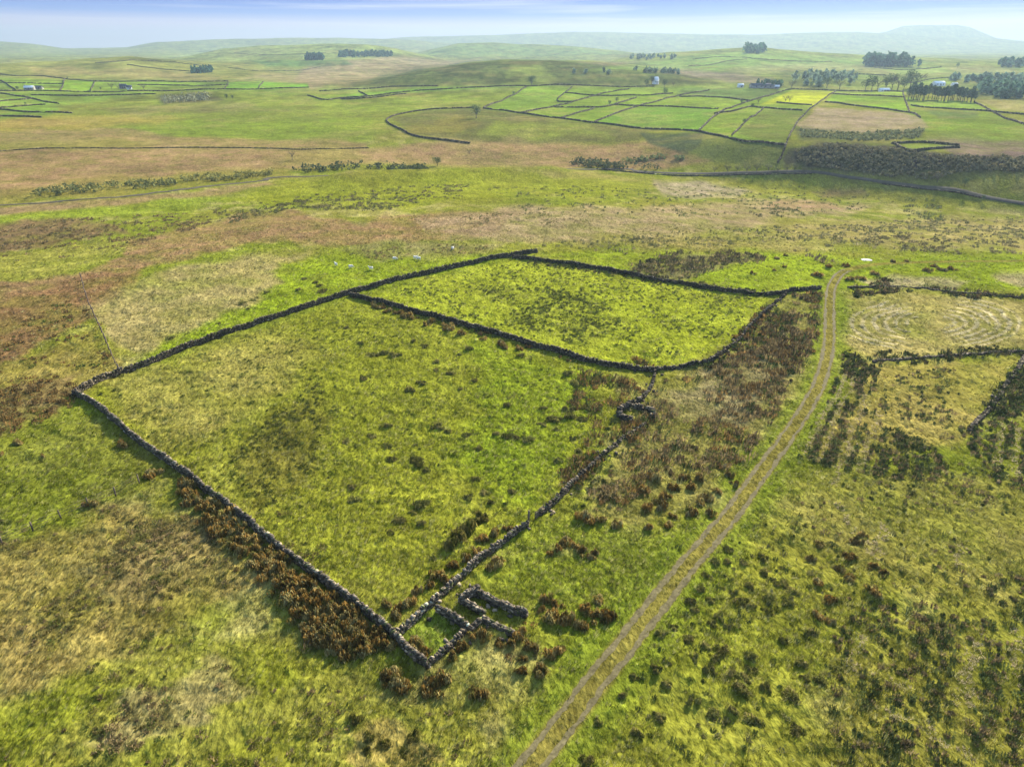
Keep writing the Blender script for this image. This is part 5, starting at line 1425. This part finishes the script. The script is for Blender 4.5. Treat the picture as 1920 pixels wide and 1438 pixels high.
woodland([(1085, 303), (1140, 306), (1170, 312), (1240, 318), (1120, 318), (1070, 310)], 3.0, 'dark scrub where the valley road begins', 'scrub', 800, (66, 72, 48), .7)
woodland([(1160, 302), (1230, 292), (1290, 296), (1290, 301), (1230, 300), (1170, 308)], 1.8, 'low scrub on the pale moor knoll', 'scrub', 500, (88, 92, 56), .7)
woodland([(300, 188), (370, 179), (400, 182), (390, 190), (310, 196)], 5, 'grey thicket below the second farm', 'scrub', 900, (96, 96, 72), 1.1)

def house(px, py, wp, hp, label, wallm, roofm, yaw=.25, wins=3, chim=True, depth=.55, cat='farmhouse', name='farmhouse', low=False):
    x, y = unproject([px], [py]); x = x[0]; y = y[0]; z = float(height(x, y)[0])
    dep = y * cp - (z - CAM_Z) * sp
    L = wp * dep / F; H = hp * dep / F * (.62 if not low else .55); Dp = max(5.0, min(L * depth, 14)); RH = hp * dep / F * .42
    root = empty(name, (x, y, z - .3), yaw)
    v = np.array([[sx * L / 2, sy * Dp / 2, zz] for zz in (0, H) for sy in (-1, 1) for sx in (-1, 1)] + [[-L / 2, 0, H + RH], [L / 2, 0, H + RH]])
    f4 = [(0, 1, 5, 4), (3, 2, 6, 7)]
    f3 = [(1, 3, 7), (1, 7, 5), (2, 0, 4), (2, 4, 6), (5, 7, 9), (6, 4, 8)]
    tri = []
    for q in f4: tri += [(q[0], q[1], q[2]), (q[0], q[2], q[3])]
    mk('wall', v, tri + f3, wallm, root)
    e = .35; t = .22
    rv = []
    for sy in (-1, 1):
        rv += [[-L / 2 - e, sy * (Dp / 2 + e), H - .1], [L / 2 + e, sy * (Dp / 2 + e), H - .1], [L / 2 + e, 0, H + RH + .12], [-L / 2 - e, 0, H + RH + .12]]
    rv = np.array(rv); rv = np.vstack([rv, rv + [0, 0, t]])
    rf = []
    for s_ in (0, 4):
        rf += [(s_, s_ + 1, s_ + 2, s_ + 3), (s_ + 8, s_ + 11, s_ + 10, s_ + 9), (s_, s_ + 8, s_ + 9, s_ + 1), (s_ + 1, s_ + 9, s_ + 10, s_ + 2), (s_ + 3, s_ + 11, s_ + 8, s_)]
    ro = mk('roof', rv, rf, roofm, root)
    if chim:
        v, f = tube_box((-L / 2 + .6, 0, H + RH - .4), (-L / 2 + .6, 0, H + RH + 1.3), .9)
        mk('chimney', v, f, M_STONEWALL, ro)
    for k in range(wins):
        u = (k + .5) / wins - .5
        v, f = tube_box((u * L * .85, -Dp / 2 - .04, H * .45), (u * L * .85, -Dp / 2 - .04, H * .45 + 1.3), 1.1, .12)
        mk('window', v, f, M_DARKGLASS, root)
    v, f = tube_box((L * .06, -Dp / 2 - .04, .3), (L * .06, -Dp / 2 - .04, 2.3), 1.0, .10)
    mk('door', v, f, M_WOOD, root)
    return tag(root, label, cat)
house(1229, 158, 9, 12, 'white gabled farmhouse among trees at the foot of the central hill', M_WHITEWALL, M_SHEET, .4, depth=.9)
house(1388, 164, 10, 6, 'small white building at the left end of the low dark farm', M_WHITEWALL, M_SHEET, .1, 2, False)
house(1428, 165, 42, 8, 'long low dark barn behind the dark green field', M_STONEWALL, M_SLATE, .05, 4, False, .4, 'barn', 'barn', True)
house(1452, 166, 16, 6, 'pale-roofed shed at the right end of the low dark farm', M_STONEWALL, M_SHEET, -.1, 2, False, .5, 'shed', 'shed', True)
house(1657, 172, 18, 6, 'low white building in front of the hazy trees', M_WHITEWALL, M_SHEET, 0, 3, False, .5, 'barn', 'barn', True)
house(1759, 161, 20, 8, 'large white-roofed barn above the conifer belt', M_WHITEWALL, M_SHEET, .1, 3, False, .6, 'barn', 'barn', True)
house(1789, 161, 10, 5, 'small white-roofed barn right of the large one', M_WHITEWALL, M_SHEET, .1, 2, False, .6, 'barn', 'barn', True)
house(1874, 162, 9, 5, 'tiny white barn furthest to the right', M_WHITEWALL, M_SHEET, -.2, 2, False, .6, 'barn', 'barn', True)
house(56, 169, 16, 7, 'grey stone farm at the left edge', M_STONEWALL, M_SHEET, .1, 3, True)
house(74, 168, 12, 6, 'stone barn right of the farm at the left edge', M_STONEWALL, M_SLATE, -.1, 2, False, .6, 'barn', 'barn')
house(232, 167, 12, 8, 'dark-roofed farmhouse in the left fields', M_STONEWALL, M_SLATE, .1, 3, True)
house(243, 168, 9, 7, 'white gabled house right of the dark-roofed farmhouse', M_WHITEWALL, M_SLATE, .5, 2, True, .9)

def sheep_mesh(graze):
    bm = bpy.data.meshes.new('sheep_src')
    hz = .28 if graze else .95
    V = [(-.42, 0, .66), (-.1, 0, .68), (.25, 0, .68), (.45, 0, .72), (.62, 0, .80 if not graze else .58), (.78, 0, hz if graze else .92), (.90, 0, hz - .10 if graze else .86)]
    E = [(i, i + 1) for i in range(6)]
    Rr = [.20, .29, .28, .22, .12, .10, .055]
    for bx, by in ((-.36, .15), (-.36, -.15), (.30, .15), (.30, -.15)):
        b = len(V); src = 0 if bx < 0 else 2
        V += [(bx, by, .42), (bx + (-.03 if bx < 0 else .02), by, .22), (bx, by, .0)]
        E += [(src, b), (b, b + 1), (b + 1, b + 2)]; Rr += [.10, .05, .04]
    b = len(V); V += [(-.62, 0, .55)]; E += [(0, b)]; Rr += [.05]
    for s_ in (-1, 1):
        b = len(V); V += [(V[5][0] - .02, s_ * .16, V[5][2] + .05)]; E += [(5, b)]; Rr += [.035]
    bm.from_pydata(V, E, [])
    o = bpy.data.objects.new('sheep_src', bm); COL.objects.link(o)
    md = o.modifiers.new('skin', 'SKIN')
    for i, r_ in enumerate(Rr): bm.skin_vertices[0].data[i].radius = (r_, r_)
    bm.skin_vertices[0].data[1].use_root = True
    sb = o.modifiers.new('sub', 'SUBSURF'); sb.levels = 1
    dg = bpy.context.evaluated_depsgraph_get()
    me = bpy.data.meshes.new_from_object(o.evaluated_get(dg))
    bpy.data.objects.remove(o); bpy.data.meshes.remove(bm)
    me.materials.clear(); me.materials.append(M_WOOL)
    me.name = 'sheep'
    return me
SH = [sheep_mesh(True), sheep_mesh(False)]
for i, (px, py, yaw, g_, lab) in enumerate([
        (658, 504, .6, 0, 'white sheep grazing on the bright grass behind the back wall, left of the nearer two'), (696, 506, 2.8, 1, 'white sheep standing on the bright grass behind the back wall, right of the nearer two'),
        (740, 488, .2, 0, 'white sheep at the edge of the rough grass, left of the further two'), (785, 488, 3.0, 0, 'white sheep in the rough grass, right of the further two'),
        (849, 468, 1.2, 0, 'furthest white sheep, alone by the rough grass towards the top corner'), (630, 498, 2.2, 1, 'leftmost white sheep, out on the bright slope'), (748, 526, .9, 0, 'white sheep close beside the back wall'), (779, 486, .4, 1, 'white sheep half hidden beside the right of the further two')]):
    x, y = unproject([px], [py]); z = float(height(x, y)[0])
    o = bpy.data.objects.new('sheep', SH[0 if g_ == 0 else 1]); COL.objects.link(o)
    o.location = (x[0], y[0], z); o.rotation_euler = (0, 0, yaw); o.scale = (1.0,) * 3
    tag(o, lab, 'sheep', 'sheep grazing behind the back wall')

# ------------------------------------------------------------------ haze: the air over the dale
def haze_box():
    x0, x1, y0, y1, z0, z1 = -11800, 11800, -11800, 11800, -75, 365
    v = [(x, y, z) for z in (z0, z1) for y in (y0, y1) for x in (x0, x1)]
    f = [(0, 2, 3, 1), (4, 5, 7, 6), (0, 1, 5, 4), (2, 6, 7, 3), (0, 4, 6, 2), (1, 3, 7, 5)]
    m, nt, out = node_mat('haze')
    p = N(nt, 'ShaderNodeVolumePrincipled')
    p.inputs['Color'].default_value = (0.275, 0.358, 0.455, 1)
    p.inputs['Density'].default_value = 0.000145
    p.inputs['Anisotropy'].default_value = 0.30
    nt.links.new(p.outputs[0], out.inputs['Volume'])
    o = mk('haze', v, f, m)
    tag(o, 'thin blue haze thickening over the far hills', 'haze', kind='stuff')
haze_box()
